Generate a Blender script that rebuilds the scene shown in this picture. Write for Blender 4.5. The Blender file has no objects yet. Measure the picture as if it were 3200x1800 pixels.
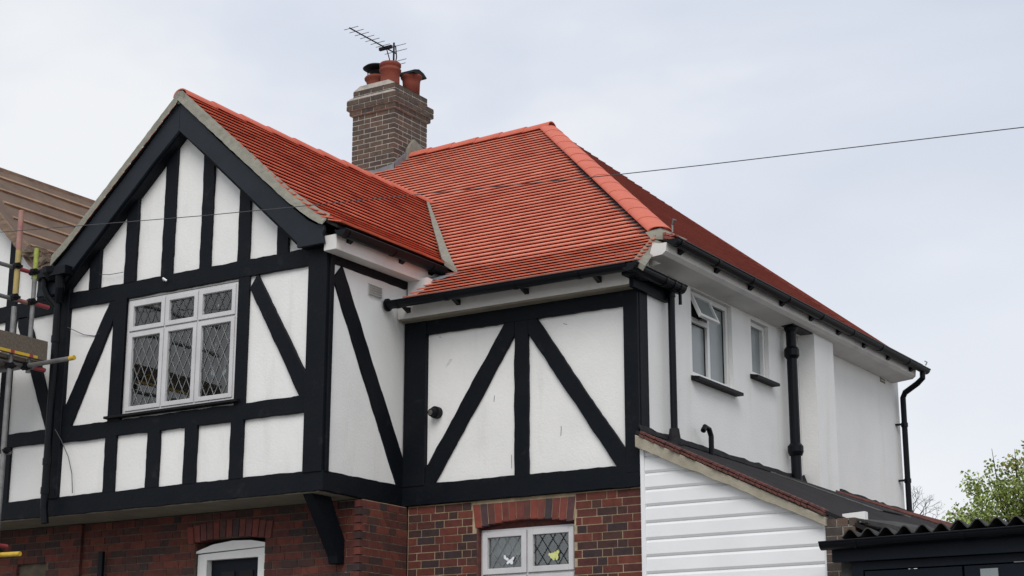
import bpy, math, random
from mathutils import Vector, Matrix
random.seed(7)
SC = bpy.context.scene
COL = SC.collection
rnd = random.random
def U(a, b): return a + (b - a) * rnd()

# ------------------------------------------------------------------ camera
cam = bpy.data.objects.new('camera', bpy.data.cameras.new('camera'))
COL.objects.link(cam)
R_ = Vector((0.84458, 0.53542, 0.00053)); F_ = Vector((-0.51772, 0.81664, 0.25509)); U_ = R_.cross(F_)
m = Matrix((R_, U_, -F_)).transposed().to_4x4(); m.translation = Vector((7.394, -13.826, 1.6))
cam.matrix_world = m
cam.data.sensor_width = 36; cam.data.lens = 61.01; cam.data.clip_end = 1500; cam.data.clip_start = .1
SC.camera = cam

# ------------------------------------------------------------------ sky and sun (overcast)
W = bpy.data.worlds.new('World'); SC.world = W; W.use_nodes = True
nt = W.node_tree; nt.nodes.clear()
def N(t, nt_, **k):
    n = nt_.nodes.new(t)
    for a, b in k.items(): setattr(n, a, b)
    return n
SUN_EL, SUN_AZ = 44, 152   # azimuth measured clockwise from +Y
out = N('ShaderNodeOutputWorld', nt); bg = N('ShaderNodeBackground', nt); bg.inputs[1].default_value = .1
sky = N('ShaderNodeTexSky', nt, sky_type='NISHITA'); sky.sun_disc = False
sky.sun_elevation = math.radians(SUN_EL); sky.sun_rotation = math.radians(SUN_AZ)
tc = N('ShaderNodeTexCoord', nt); mp = N('ShaderNodeMapping', nt); mp.inputs['Scale'].default_value = (1, 1, 2.2); mp.inputs['Location'].default_value = (-3, -2, .7)
n1 = N('ShaderNodeTexNoise', nt); n1.inputs['Scale'].default_value = 2.3; n1.inputs['Detail'].default_value = 5; n1.inputs['Roughness'].default_value = .50; n1.inputs['Distortion'].default_value = .25
cr = N('ShaderNodeValToRGB', nt); e = cr.color_ramp.elements
e[0].position = .40; e[0].color = (.66, .71, .81, 1); e[1].position = .62; e[1].color = (.90, .91, .925, 1)
a_ = e.new(.5); a_.color = (.735, .775, .86, 1)
sc_ = N('ShaderNodeVectorMath', nt, operation='SCALE'); sc_.inputs['Scale'].default_value = 8.0
mx = N('ShaderNodeMixRGB', nt); mx.inputs[0].default_value = .93
L = nt.links.new
L(tc.outputs['Generated'], mp.inputs[0]); L(mp.outputs[0], n1.inputs['Vector']); L(n1.outputs[0], cr.inputs[0])
sx = N('ShaderNodeSeparateXYZ', nt); hzm = N('ShaderNodeMapRange', nt); hzm.inputs['From Min'].default_value = .08; hzm.inputs['From Max'].default_value = .36; hzm.inputs['To Min'].default_value = .85; hzm.inputs['To Max'].default_value = 0
mh = N('ShaderNodeMixRGB', nt); mh.inputs[2].default_value = (.87, .885, .91, 1)   # paler cloud towards the horizon
L(tc.outputs['Generated'], sx.inputs[0]); L(sx.outputs[2], hzm.inputs[0]); L(hzm.outputs[0], mh.inputs[0]); L(cr.outputs[0], mh.inputs[1])
L(mh.outputs[0], sc_.inputs[0]); L(sky.outputs[0], mx.inputs[1]); L(sc_.outputs[0], mx.inputs[2]); L(mx.outputs[0], bg.inputs[0]); L(bg.outputs[0], out.inputs[0])
sun = bpy.data.objects.new('sun', bpy.data.lights.new('sun', 'SUN')); COL.objects.link(sun)
sun.data.energy = 1.5; sun.data.angle = math.radians(38); sun.data.color = (1, .97, .93)
el, az = math.radians(SUN_EL), math.radians(SUN_AZ)
sd = Vector((math.sin(az) * math.cos(el), math.cos(az) * math.cos(el), math.sin(el)))
sun.rotation_euler = sd.to_track_quat('Z', 'Y').to_euler(); sun.location = (0, -10, 30)
SC.view_settings.view_transform = 'Standard'; SC.view_settings.look = 'None'
SC.view_settings.exposure = .36; SC.view_settings.gamma = 1; SC.view_settings.use_curve_mapping = False

# ------------------------------------------------------------------ materials
def mat(name, col, rough=.7, var=.0, scale=6., bump=0., bscale=60., col2=None, metal=0., spec=.5, tint=None, stain=None, stretch=(1, 1, 1), detail=5.):
    """Principled; col mixed to col2 by noise; tint = list of colours picked by the mesh attribute 'tint'."""
    m_ = bpy.data.materials.new(name); m_.use_nodes = True; t = m_.node_tree; p = t.nodes['Principled BSDF']
    p.inputs['Roughness'].default_value = rough; p.inputs['Metallic'].default_value = metal; p.inputs['Specular IOR Level'].default_value = spec
    lk = t.links.new
    geo = N('ShaderNodeNewGeometry', t); mpn = N('ShaderNodeMapping', t); mpn.inputs['Scale'].default_value = stretch; lk(geo.outputs['Position'], mpn.inputs[0])
    if tint:
        at = N('ShaderNodeAttribute', t, attribute_name='tint'); r = N('ShaderNodeValToRGB', t); r.color_ramp.interpolation = 'LINEAR'
        k = len(tint); el_ = r.color_ramp.elements
        el_[0].position = 0; el_[0].color = (*tint[0], 1); el_[1].position = 1; el_[1].color = (*tint[-1], 1)
        for i in range(1, k - 1):
            q = el_.new(i / (k - 1)); q.color = (*tint[i], 1)
        lk(at.outputs['Fac'], r.inputs[0]); base = r.outputs[0]
    else:
        rg = N('ShaderNodeRGB', t); rg.outputs[0].default_value = (*col, 1); base = rg.outputs[0]
    if col2 or var:
        no = N('ShaderNodeTexNoise', t); no.inputs['Scale'].default_value = scale; no.inputs['Detail'].default_value = detail; no.inputs['Roughness'].default_value = .6
        lk(mpn.outputs[0], no.inputs['Vector'])
        mr = N('ShaderNodeMapRange', t); mr.inputs['From Min'].default_value = .32; mr.inputs['From Max'].default_value = .68; lk(no.outputs[0], mr.inputs[0])
        mi = N('ShaderNodeMixRGB', t); lk(mr.outputs[0], mi.inputs[0]); lk(base, mi.inputs[1])
        if col2: mi.inputs[2].default_value = (*col2, 1)
        else:
            hs = N('ShaderNodeHueSaturation', t); hs.inputs['Value'].default_value = 1 - var; lk(base, hs.inputs['Color']); lk(hs.outputs[0], mi.inputs[2])
        base = mi.outputs[0]
    if stain:      # (colour, scale, low, high, stretch)
        no = N('ShaderNodeTexNoise', t); no.inputs['Scale'].default_value = stain[1]; no.inputs['Detail'].default_value = 8; no.inputs['Roughness'].default_value = .65
        m2 = N('ShaderNodeMapping', t); m2.inputs['Scale'].default_value = stain[4]; lk(geo.outputs['Position'], m2.inputs[0]); lk(m2.outputs[0], no.inputs['Vector'])
        mr = N('ShaderNodeMapRange', t); mr.inputs['From Min'].default_value = stain[2]; mr.inputs['From Max'].default_value = stain[3]; mr.inputs['To Max'].default_value = stain[5] if len(stain) > 5 else .6; lk(no.outputs[0], mr.inputs[0])
        mi = N('ShaderNodeMixRGB', t); lk(mr.outputs[0], mi.inputs[0]); lk(base, mi.inputs[1]); mi.inputs[2].default_value = (*stain[0], 1); base = mi.outputs[0]
    lk(base, p.inputs['Base Color'])
    if bump:
        no = N('ShaderNodeTexNoise', t); no.inputs['Scale'].default_value = bscale; no.inputs['Detail'].default_value = 6; lk(mpn.outputs[0], no.inputs['Vector'])
        b = N('ShaderNodeBump', t); b.inputs['Strength'].default_value = bump; b.inputs['Distance'].default_value = .01; lk(no.outputs[0], b.inputs['Height']); lk(b.outputs[0], p.inputs['Normal'])
    return m_
M = {}
M['render'] = mat('white_render', (.76, .755, .735), .85, col2=(.70, .695, .68), scale=1.6, bump=.25, bscale=45, stain=((.36, .34, .30), 1.5, .57, .80, (2.0, 2.0, .35), .30))
M['render_side'] = mat('side_render', (.79, .785, .765), .88, col2=(.73, .725, .705), scale=1.2, bump=.35, bscale=60, stain=((.40, .37, .32), 1.4, .56, .8, (2.2, 2.2, .25), .30))
M['timber'] = mat('black_timber', (.0026, .0042, .0072), .55, spec=.13, col2=(.0048, .0064, .0094), scale=3.5, bump=.35, bscale=22, stretch=(1, 1, 1), stain=((.035, .036, .038), 5, .60, .80, (1, 1, 1), .55))
M['barge'] = mat('barge_paint', (.010, .014, .019), .5, spec=.22, col2=(.016, .021, .028), scale=2.5, bump=.15, bscale=18)
M['blackpl'] = mat('black_plastic', (.0022, .0034, .0062), .42, spec=.18, var=.25, scale=5, bump=.05, bscale=15)
M['white'] = mat('white_upvc', (.74, .74, .73), .4, col2=(.66, .655, .64), scale=3, bump=.04, bscale=30)
M['upvcgrey'] = mat('window_frame_paint', (.55, .545, .55), .45, col2=(.48, .47, .475), scale=4, stain=((.3, .27, .24), 9, .62, .8, (1, 1, 1), .4))
M['fascia'] = mat('fascia_paint', (.66, .65, .62), .5, col2=(.58, .56, .54), scale=3, stain=((.32, .28, .25), 3, .58, .8, (1, 1, 1), .5))
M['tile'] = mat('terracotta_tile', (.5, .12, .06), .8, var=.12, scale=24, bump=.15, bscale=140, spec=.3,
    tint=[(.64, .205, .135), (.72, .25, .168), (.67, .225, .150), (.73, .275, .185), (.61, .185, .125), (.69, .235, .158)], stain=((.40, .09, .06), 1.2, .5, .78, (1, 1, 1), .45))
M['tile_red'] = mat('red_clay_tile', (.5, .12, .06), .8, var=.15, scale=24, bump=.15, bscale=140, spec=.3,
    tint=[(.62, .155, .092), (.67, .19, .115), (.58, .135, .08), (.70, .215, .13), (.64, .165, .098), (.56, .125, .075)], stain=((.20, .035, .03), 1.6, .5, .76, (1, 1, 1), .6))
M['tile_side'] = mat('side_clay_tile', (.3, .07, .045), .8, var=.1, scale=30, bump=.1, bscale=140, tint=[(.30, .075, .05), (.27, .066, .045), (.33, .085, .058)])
M['hip'] = mat('hip_tile_clay', (.57, .155, .105), .85, spec=.2, var=.12, scale=5, bump=.08, bscale=90, stain=((.30, .08, .05), 3, .6, .8, (1, 1, 1), .5))
M['cement'] = mat('cement', (.25, .24, .195), .95, col2=(.175, .17, .14), scale=14, bump=.6, bscale=60, stain=((.12, .12, .09), 6, .56, .75, (1, 1, 1), .6))
M['lead'] = mat('lead_sheet', (.11, .12, .135), .6, col2=(.18, .19, .20), scale=8, bump=.5, bscale=14)
M['felt'] = mat('black_felt', (.012, .013, .016), .9, spec=.2, col2=(.024, .023, .024), scale=10, bump=.5, bscale=50)
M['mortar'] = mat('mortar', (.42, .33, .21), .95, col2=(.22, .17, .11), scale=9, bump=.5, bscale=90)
M['mortar_shaded'] = mat('shaded_mortar', (.13, .10, .07), .95, col2=(.07, .055, .04), scale=9, bump=.5, bscale=90)  # darker copy of the wall mortar; shade under the jetty put into its colour
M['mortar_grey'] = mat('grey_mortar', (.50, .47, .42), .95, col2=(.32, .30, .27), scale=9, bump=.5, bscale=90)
RB = [(.085, .022, .017), (.115, .026, .018), (.058, .022, .018), (.145, .031, .020), (.045, .020, .018), (.105, .025, .018), (.068, .027, .020), (.125, .028, .017), (.040, .021, .022), (.092, .022, .016), (.15, .036, .021)]
M['brick'] = mat('red_brick', RB[0], .85, var=.42, scale=17, bump=.55, bscale=120, tint=RB)
M['brick_chim'] = mat('chimney_brick', RB[0], .9, var=.4, scale=14, bump=.6, bscale=110, tint=[(.105, .075, .058), (.085, .062, .050), (.125, .085, .062), (.070, .056, .048), (.11, .08, .06), (.14, .09, .065)], stain=((.04, .035, .03), 5, .5, .72, (1, 1, 1), .5))
M['soldier'] = mat('arch_brick', RB[0], .82, var=.35, scale=12, bump=.4, bscale=110, tint=[(.21, .045, .028), (.10, .035, .028), (.035, .032, .042), (.24, .05, .032), (.17, .038, .028), (.07, .034, .030), (.20, .048, .034)])
M['pot'] = mat('terracotta_pot', (.22, .055, .034), .8, spec=.25, col2=(.15, .038, .026), scale=7, bump=.3, bscale=60, stain=((.05, .025, .02), 6, .56, .75, (1, 1, .5), .7))
M['iron'] = mat('black_iron', (.006, .006, .008), .6, spec=.2, var=.3, scale=10)
M['steel'] = mat('galvanised_steel', (.24, .24, .24), .48, col2=(.15, .145, .14), scale=9, metal=.6, bump=.2, bscale=40, stain=((.12, .08, .05), 9, .6, .75, (1, 1, 1), .5))
M['redpaint'] = mat('red_paint', (.33, .03, .04), .55, col2=(.24, .05, .05), scale=14)
M['yellow'] = mat('yellow_paint', (.62, .42, .03), .5, col2=(.52, .32, .04), scale=14)
M['lime'] = mat('lime_paint', (.33, .38, .05), .5, col2=(.20, .25, .06), scale=10)
M['ochre'] = mat('ochre_paint', (.40, .29, .09), .55, col2=(.28, .22, .09), scale=10)
M['rusty'] = mat('faded_red_paint', (.36, .20, .16), .6, col2=(.26, .10, .09), scale=7)
M['plank'] = mat('scaffold_plank', (.155, .125, .095), .9, col2=(.09, .072, .058), scale=8, stretch=(.6, 6, 6), bump=.5, bscale=20)
M['batten'] = mat('new_batten', (.30, .20, .125), .85, col2=(.18, .12, .075), scale=6)
M['feltbrown'] = mat('brown_underlay', (.150, .105, .075), .9, col2=(.095, .067, .050), scale=3, bump=.5, bscale=9)
M['oldwood'] = mat('weathered_wood', (.25, .17, .115), .9, col2=(.11, .075, .055), scale=9, stretch=(1, 1, 5), bump=.6, bscale=25)
M['rubble'] = mat('broken_mortar', (.26, .20, .145), .95, col2=(.07, .05, .04), scale=16, bump=.9, bscale=30)
M['soffit'] = mat('jetty_soffit', (.20, .18, .135), .9, col2=(.14, .125, .095), scale=4, bump=.2)
M['scuff'] = mat('crack_grey', (.22, .21, .20), .95)
M['scuff_pale'] = mat('pale_smudge', (.52, .515, .49), .9, col2=(.68, .675, .65), scale=40)
M['curtain'] = mat('net_curtain', (.50, .515, .51), .95, col2=(.42, .43, .425), scale=2, stretch=(3, 3, .5), detail=2)
M['plant'] = mat('dusty_houseplant', (.20, .21, .20), .8, col2=(.08, .09, .08), scale=9)
M['frost'] = mat('frosted_glass', (.22, .25, .25), .25, col2=(.18, .205, .205), scale=2.5, spec=.6)
M['dark'] = mat('dark_interior', (.010, .010, .012), .9, var=.3, scale=5)
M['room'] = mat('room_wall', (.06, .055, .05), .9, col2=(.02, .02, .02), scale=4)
M['leading'] = mat('lead_came', (.30, .31, .31), .4, col2=(.16, .165, .17), scale=9, metal=.3)
M['leading_dark'] = mat('dark_lead_came', (.055, .06, .062), .6)
M['sticker_w'] = mat('white_sticker', (.78, .80, .82), .4, var=.15, scale=40)
M['sticker_y'] = mat('yellow_sticker', (.50, .56, .13), .4, col2=(.62, .62, .30), scale=30)
M['vent'] = mat('vent_plastic', (.52, .52, .50), .6, var=.15, scale=8)
M['navy'] = mat('dark_door_paint', (.0035, .006, .011), .5, spec=.15, col2=(.005, .008, .014), scale=4, bump=.1)
M['corr'] = mat('corrugated_sheet', (.028, .028, .027), .8, spec=.2, col2=(.06, .06, .056), scale=7, bump=.4, bscale=30)
M['boards'] = mat('white_cladding', (.76, .765, .77), .45, col2=(.70, .705, .71), scale=1.5, bump=.03, bscale=20)
M['extroof'] = mat('extension_roof_felt', (.014, .013, .015), .9, spec=.15, col2=(.026, .022, .022), scale=5, bump=.4, bscale=30)
M['extred'] = mat('old_red_roof_edge', (.14, .045, .035), .85, col2=(.065, .026, .022), scale=18, stretch=(1, 1, 1), bump=.8, bscale=60)
M['conc'] = mat('beige_concrete', (.36, .33, .26), .9, col2=(.25, .225, .17), scale=7, bump=.4, bscale=50)
M['cable'] = mat('cable', (.05, .05, .052), .6)
M['bark'] = mat('bark', (.07, .05, .035), .9, col2=(.035, .027, .02), scale=12, bump=.6)
M['leaf'] = mat('leaf', (.10, .14, .03), .55, spec=.4, tint=[(.20, .28, .06), (.27, .34, .09), (.15, .21, .045), (.33, .38, .12), (.23, .30, .07), (.36, .26, .08)])
M['ground'] = mat('ground', (.24, .23, .215), .95, col2=(.17, .165, .155), scale=1.2, bump=.4, bscale=30)
def glassmat(name, tintc, mixf):
    m_ = bpy.data.materials.new(name); m_.use_nodes = True; t = m_.node_tree; t.nodes.clear()
    o = N('ShaderNodeOutputMaterial', t); tr = N('ShaderNodeBsdfTransparent', t); tr.inputs[0].default_value = (*tintc, 1)
    g = N('ShaderNodeBsdfGlossy', t); g.inputs['Roughness'].default_value = .03; g.inputs[0].default_value = (1, 1, 1, 1)
    no = N('ShaderNodeTexNoise', t); no.inputs['Scale'].default_value = 5; b = N('ShaderNodeBump', t); b.inputs['Strength'].default_value = .05; b.inputs['Distance'].default_value = .02
    gg = N('ShaderNodeNewGeometry', t); t.links.new(gg.outputs['Position'], no.inputs['Vector']); t.links.new(no.outputs[0], b.inputs['Height']); t.links.new(b.outputs[0], g.inputs['Normal'])
    fr = N('ShaderNodeFresnel', t); fr.inputs[0].default_value = 1.5; mr = N('ShaderNodeMath', t, operation='MULTIPLY_ADD'); mr.inputs[1].default_value = 1.0; mr.inputs[2].default_value = mixf
    mxs = N('ShaderNodeMixShader', t); k = t.links.new
    k(fr.outputs[0], mr.inputs[0]); k(mr.outputs[0], mxs.inputs[0]); k(tr.outputs[0], mxs.inputs[1]); k(g.outputs[0], mxs.inputs[2]); k(mxs.outputs[0], o.inputs[0])
    return m_
M['glass'] = glassmat('window_glass', (.80, .84, .83), .05)

# ------------------------------------------------------------------ mesh builder
class MB:
    def __init__(s): s.v = []; s.f = []; s.mi = []; s.t = []; s.cur = 0; s.tint = 0.
    def add(s, vs, fs):
        o = len(s.v); s.v += [Vector(p) for p in vs]; s.t += [s.tint] * len(vs)
        for f in fs: s.f.append([i + o for i in f]); s.mi.append(s.cur)
        return s
    def box(s, a, b):
        x0, y0, z0 = [min(p, q) for p, q in zip(a, b)]; x1, y1, z1 = [max(p, q) for p, q in zip(a, b)]
        return s.add([(x0, y0, z0), (x1, y0, z0), (x1, y1, z0), (x0, y1, z0), (x0, y0, z1), (x1, y0, z1), (x1, y1, z1), (x0, y1, z1)],
                     [(0, 3, 2, 1), (4, 5, 6, 7), (0, 1, 5, 4), (1, 2, 6, 5), (2, 3, 7, 6), (3, 0, 4, 7)])
    def prism(s, poly, ax, a0, a1):
        """poly 2D in the two axes other than ax (in x,y,z order), extruded a0..a1 along ax."""
        n = len(poly)
        area = sum(poly[i][0] * poly[(i + 1) % n][1] - poly[(i + 1) % n][0] * poly[i][1] for i in range(n))
        if area < 0: poly = poly[::-1]
        def P(p, a):
            l = list(p); l.insert(ax, a); return tuple(l)
        vs = [P(p, a0) for p in poly] + [P(p, a1) for p in poly]
        fs = [tuple(range(n))[::-1], tuple(range(n, 2 * n))] + [(i, (i + 1) % n, (i + 1) % n + n, i + n) for i in range(n)]
        if (ax == 1) != (a1 < a0): fs = [f[::-1] for f in fs]
        return s.add(vs, fs)
    def tube(s, pts, r, n=10, cap=True):
        pts = [Vector(p) for p in pts]; rs = r if isinstance(r, (list, tuple)) else [r] * len(pts); rings = []
        ref = None
        for i, p in enumerate(pts):
            d = (pts[min(i + 1, len(pts) - 1)] - pts[max(i - 1, 0)]).normalized()
            if ref is None: ref = d.orthogonal().normalized()
            a = (ref - d * ref.dot(d)).normalized(); ref = a; b = d.cross(a)
            rings.append([p + (a * math.cos(2 * math.pi * k / n) + b * math.sin(2 * math.pi * k / n)) * rs[i] for k in range(n)])
        vs = [q for g in rings for q in g]; fs = []
        for i in range(len(pts) - 1):
            for k in range(n): fs.append((i * n + k, i * n + (k + 1) % n, (i + 1) * n + (k + 1) % n, (i + 1) * n + k))
        if cap: fs += [tuple(range(n))[::-1], tuple(range((len(pts) - 1) * n, len(pts) * n))]
        return s.add(vs, fs)
    def lathe(s, c, prof, n=20):
        vs = []; fs = []
        for r, z in prof:
            for k in range(n): vs.append((c[0] + r * math.cos(2 * math.pi * k / n), c[1] + r * math.sin(2 * math.pi * k / n), c[2] + z))
        for i in range(len(prof) - 1):
            for k in range(n): fs.append((i * n + k, i * n + (k + 1) % n, (i + 1) * n + (k + 1) % n, (i + 1) * n + k))
        fs += [tuple(range(n))[::-1], tuple(range((len(prof) - 1) * n, len(prof) * n))]
        return s.add(vs, fs)
    def ribbon(s, a, b, th=.012, nrm=Vector((0, 0, 1))):
        """sheet between polylines a and b, th thick against nrm."""
        n = len(a); vs = [Vector(p) for p in a] + [Vector(p) for p in b]; vs += [v - nrm * th for v in vs]; fs = []
        for i in range(n - 1):
            fs += [(i, i + 1, n + i + 1, n + i), (2 * n + i, 3 * n + i, 3 * n + i + 1, 2 * n + i + 1), (i, 2 * n + i, 2 * n + i + 1, i + 1), (n + i, n + i + 1, 3 * n + i + 1, 3 * n + i)]
        fs += [(0, n, 3 * n, 2 * n), (n - 1, 3 * n - 1, 4 * n - 1, 2 * n - 1)]
        return s.add(vs, fs)
    def mesh(s, name, mats, org=Vector((0, 0, 0)), smooth=False):
        me = bpy.data.meshes.new(name); me.from_pydata([v - org for v in s.v], [], s.f)
        for q in (mats if isinstance(mats, (list, tuple)) else [mats]): me.materials.append(q)
        me.polygons.foreach_set('material_index', s.mi)
        at = me.attributes.new('tint', 'FLOAT', 'POINT'); at.data.foreach_set('value', s.t)
        if smooth: me.shade_smooth()
        me.update(); return me
ORG = {}
def worg(o): return ORG.get(o.name, Vector((0, 0, 0)))
def place(name, me, parent, org=None):
    o = bpy.data.objects.new(name, me); COL.objects.link(o)
    if parent is not None: o.parent = parent; ORG[o.name] = worg(parent) if org is None else org
    return o
def part(name, mb, mats, parent, label=None, smooth=False, kind=None):
    g = worg(parent); o = bpy.data.objects.new(name, mb.mesh(name, mats, g, smooth)); COL.objects.link(o); o.parent = parent; ORG[o.name] = g
    if label: o['label'] = label
    if kind: o['kind'] = kind
    return o
def bev(o, w=.006, seg=2):
    b = o.modifiers.new('bevel', 'BEVEL'); b.width = w; b.segments = seg; b.limit_method = 'ANGLE'; return o
def thing(name, label, cat, loc, group=None):
    o = bpy.data.objects.new(name, None); o.location = loc; o.empty_display_size = .2; COL.objects.link(o); ORG[o.name] = Vector(loc)
    o['label'] = label; o['category'] = cat
    if group: o['group'] = group
    return o
def single(name, mb, mats, label, cat, loc, group=None, smooth=False):
    o = bpy.data.objects.new(name, mb.mesh(name, mats, Vector(loc), smooth)); o.location = loc; COL.objects.link(o); ORG[o.name] = Vector(loc)
    o['label'] = label; o['category'] = cat
    if group: o['group'] = group
    return o
def struct(name, mb, mats, smooth=False):
    o = bpy.data.objects.new(name, mb.mesh(name, mats, Vector((0, 0, 0)), smooth)); COL.objects.link(o); o['kind'] = 'structure'; return o
def ragged(pts, ax_edge, amp=.004, step=.06):
    """subdivide the long edges of a 2D polygon with small random offsets."""
    o = []; n = len(pts)
    for i in range(n):
        p, q = Vector(pts[i]), Vector(pts[(i + 1) % n]); o.append(tuple(p)); l = (q - p).length
        if i in ax_edge and l > step * 2:
            k = int(l / step); nn = Vector((-(q - p).y, (q - p).x)) / l; w = 0
            for j in range(1, k):
                w = w * .5 + U(-amp, amp); c = p + (q - p) * ((j + U(-.3, .3)) / k) + nn * w; o.append((c.x, c.y))
    return o

# ------------------------------------------------------------------ ground
g = MB(); xs = [-300, -60, -30, -15, -8, 0, 8, 15, 30, 60, 300]; ys = [-300, -60, -20, -12, -10, -8, -6, -4, 0, 10, 30, 60, 300]
def gz(y): return 0 if y < -9 else 1.25 if y > -5 else 1.25 * (y + 9) / 4
vs = [(x, y, gz(y)) for y in ys for x in xs]; k = len(xs)
g.add(vs, [(j * k + i, j * k + i + 1, (j + 1) * k + i + 1, (j + 1) * k + i) for j in range(len(ys) - 1) for i in range(k - 1)])
struct('ground', g, M['ground'])

# ------------------------------------------------------------------ brickwork
UNIT = {}
def unit_box(matkey, i, nv=11):
    key = (matkey, i)
    if key not in UNIT:
        b = MB(); b.tint = i / (nv - 1); b.box((-.5, -.5, -.5), (.5, .5, .5)); UNIT[key] = b.mesh('brick', M[matkey])
    return UNIT[key]
def bricks(parent, P0, ud, nd, u0, u1, z0, z1, course=.075, bl=.2125, depth=.09, proud=.0, matkey='brick', holes=(), zobj=-99, bond='mix', gap=.009, z_off=0, limit=300):
    """brick courses on the plane P0 + u*ud + z; nd points out of the wall. Pieces above zobj are objects, the rest joined."""
    g_ = worg(parent); ud = Vector(ud); nd = Vector(nd); st = MB(); nobj = 0
    nc = int(round((z1 - z0) / course))
    rot = Matrix((ud, nd, Vector((0, 0, 1)))).transposed()
    if rot.determinant() < 0: rot = Matrix((-ud, nd, Vector((0, 0, 1)))).transposed()
    eu = rot.to_euler()
    for c in range(nc - 1, -1, -1):
        za = z0 + c * course; zb = za + course - gap; u = u0; odd = (c % 2); first = True; seq = 0
        while u < u1 - .02:
            if bond == 'mix': L_ = (bl / 2 if (seq + odd) % 3 == 0 or rnd() < .12 else bl)
            else: L_ = bl
            if first and odd: L_ = bl / 2
            if first and bond == 'mix' and not odd: L_ = bl * .75
            first = False; seq += 1
            ue = min(u + L_, u1)
            if u1 - ue < .04: ue = u1
            segs = [(u, ue - gap if ue < u1 else ue)]
            for (ha, hb, hz0, hz1) in holes:
                if zb > hz0 + .01 and za < hz1 - .01:
                    ns = []
                    for a, b in segs:
                        if b <= ha or a >= hb: ns.append((a, b))
                        else:
                            if ha - a > .03: ns.append((a, ha))
                            if b - hb > .03: ns.append((hb, b))
                    segs = ns
            for a, b in segs:
                if b - a < .02: continue
                pr = proud + U(-.002, .003); ctr = Vector(P0) + ud * ((a + b) / 2) + nd * (pr - depth / 2) + Vector((0, 0, (za + zb) / 2 - Vector(P0).z))
                i = random.randrange(11)
                if za > zobj and nobj < limit:
                    o = bpy.data.objects.new('brick', unit_box(matkey, i)); COL.objects.link(o); o.parent = parent; o.location = ctr - g_
                    o.rotation_euler = (eu.x + U(-.004, .004), eu.y + U(-.006, .006), eu.z + U(-.006, .006)); o.scale = (b - a, depth, zb - za); nobj += 1
                else:
                    st.tint = i / 10; hx = ud * ((b - a) / 2); hy = nd * (depth / 2); hz = Vector((0, 0, (zb - za) / 2))
                    st.add([ctr + sx * hx + sy * hy + sz * hz for sx, sy, sz in ((-1, -1, -1), (1, -1, -1), (1, 1, -1), (-1, 1, -1), (-1, -1, 1), (1, -1, 1), (1, 1, 1), (-1, 1, 1))],
                           [(0, 3, 2, 1), (4, 5, 6, 7), (0, 1, 5, 4), (1, 2, 6, 5), (2, 3, 7, 6), (3, 0, 4, 7)])
            u = ue
    if st.v: part('brickwork', st, M[matkey], parent, kind='stuff')
    return nobj

# ================================================================== HOUSE
house = thing('semi_detached_house', 'black and white half-timbered house with orange clay tile roof and brick chimney', 'house', (-2.6, 3, 1.25))
YG = -1.27; XG = -2.65
# ---- ground floor brick walls
bw = part('brick_wall', MB().box((-2.60, .034, 1.25), (-1.79, .30, 3.87)).box((-1.79, .034, 1.25), (-.71, .30, 2.5)).box((-.71, .034, 1.25), (-.02, .30, 3.87)).box((-1.79, .034, 3.72), (-.71, .3, 3.87)), M['mortar'], house, 'red brick wall with a leaded window under a brick arch')
AX0, AX1 = -1.84, -.69
bricks(bw, (0, .03, 0), (1, 0, 0), (0, -1, 0), -2.59, -.012, 1.317, 3.867, holes=[(-1.79, -.71, 2.5, 3.62), (AX0 + .0, AX1, 3.60, 3.84)], zobj=2.9)
# soldier arch
na = 14
for i in range(na):
    u = (i + .5) / na; xm = AX0 + .02 + (AX1 - AX0 - .04) * u; lean = (u - .5) * .10; zb_ = 3.605 + .055 * (1 - (2 * u - 1) ** 2); w = (AX1 - AX0 - .04) / na / 2 - .004
    b = MB(); b.tint = [0, .35, .17, .5, .66, .0, .66, .83, .5, .99, .33, .66, .5, .35][i] + U(-.05, .05)
    b.prism([(xm - w - lean * .25, zb_ - .004 * (i % 2)), (xm + w - lean * .25, zb_), (xm + w * 1.06 + lean * .3, 3.835), (xm - w * 1.06 + lean * .3, 3.835)], 1, .026 + U(-.002, .002), .13)
    bev(part('arch_brick', b, M['soldier'], bw), .003, 1)
part('window_reveal', MB().box((-1.7925, .032, 2.5), (-1.777, .12, 3.64)).box((-1.777, .125, 3.594), (-.712, .30, 3.735)), M['extred'], bw)
part('arch_mortar', MB().prism([(AX0 + .03, 3.62), (-1.5, 3.665), (-1.26, 3.672), (-1.0, 3.665), (AX1 - .03, 3.62), (AX1, 3.85), (AX0, 3.85)], 1, .033, .14), M['mortar'], bw)
bs = part('side_brick_wall', MB().box((-2.90, -.68, 1.25), (-2.612, .032, 3.866)), M['mortar'], house, 'short return wall of red brick under the timbered storey')
bricks(bs, (-2.605, 0, 0), (0, 1, 0), (1, 0, 0), -.735, .022, 1.317, 3.867, zobj=2.9, depth=.07)
bf = part('porch_brick_wall', MB().box((-7.6, -.685, 1.25), (-4.72, -.4, 3.866)).box((-3.80, -.685, 1.25), (-2.9, -.4, 3.866)).box((-4.72, -.685, 3.60), (-3.80, -.4, 3.866)), M['mortar_shaded'], house, 'dark red brick wall with an arched white door frame under the jetty')
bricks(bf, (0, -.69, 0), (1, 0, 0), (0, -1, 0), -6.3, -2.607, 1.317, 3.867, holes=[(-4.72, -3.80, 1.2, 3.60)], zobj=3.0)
for i in range(13):
    u = (i + .5) / 13; xm = -4.80 + 1.08 * u; zb_ = 3.56 + .05 * (1 - (2 * u - 1) ** 2); b = MB(); b.tint = U(0, 1)
    b.prism([(xm - .037, zb_), (xm + .037, zb_), (xm + .04 + (u - .5) * .05, zb_ + .17), (xm - .04 + (u - .5) * .05, zb_ + .17)], 1, -.705, -.55)
    bev(part('arch_brick', b, M['soldier'], bf), .003, 1)
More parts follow.
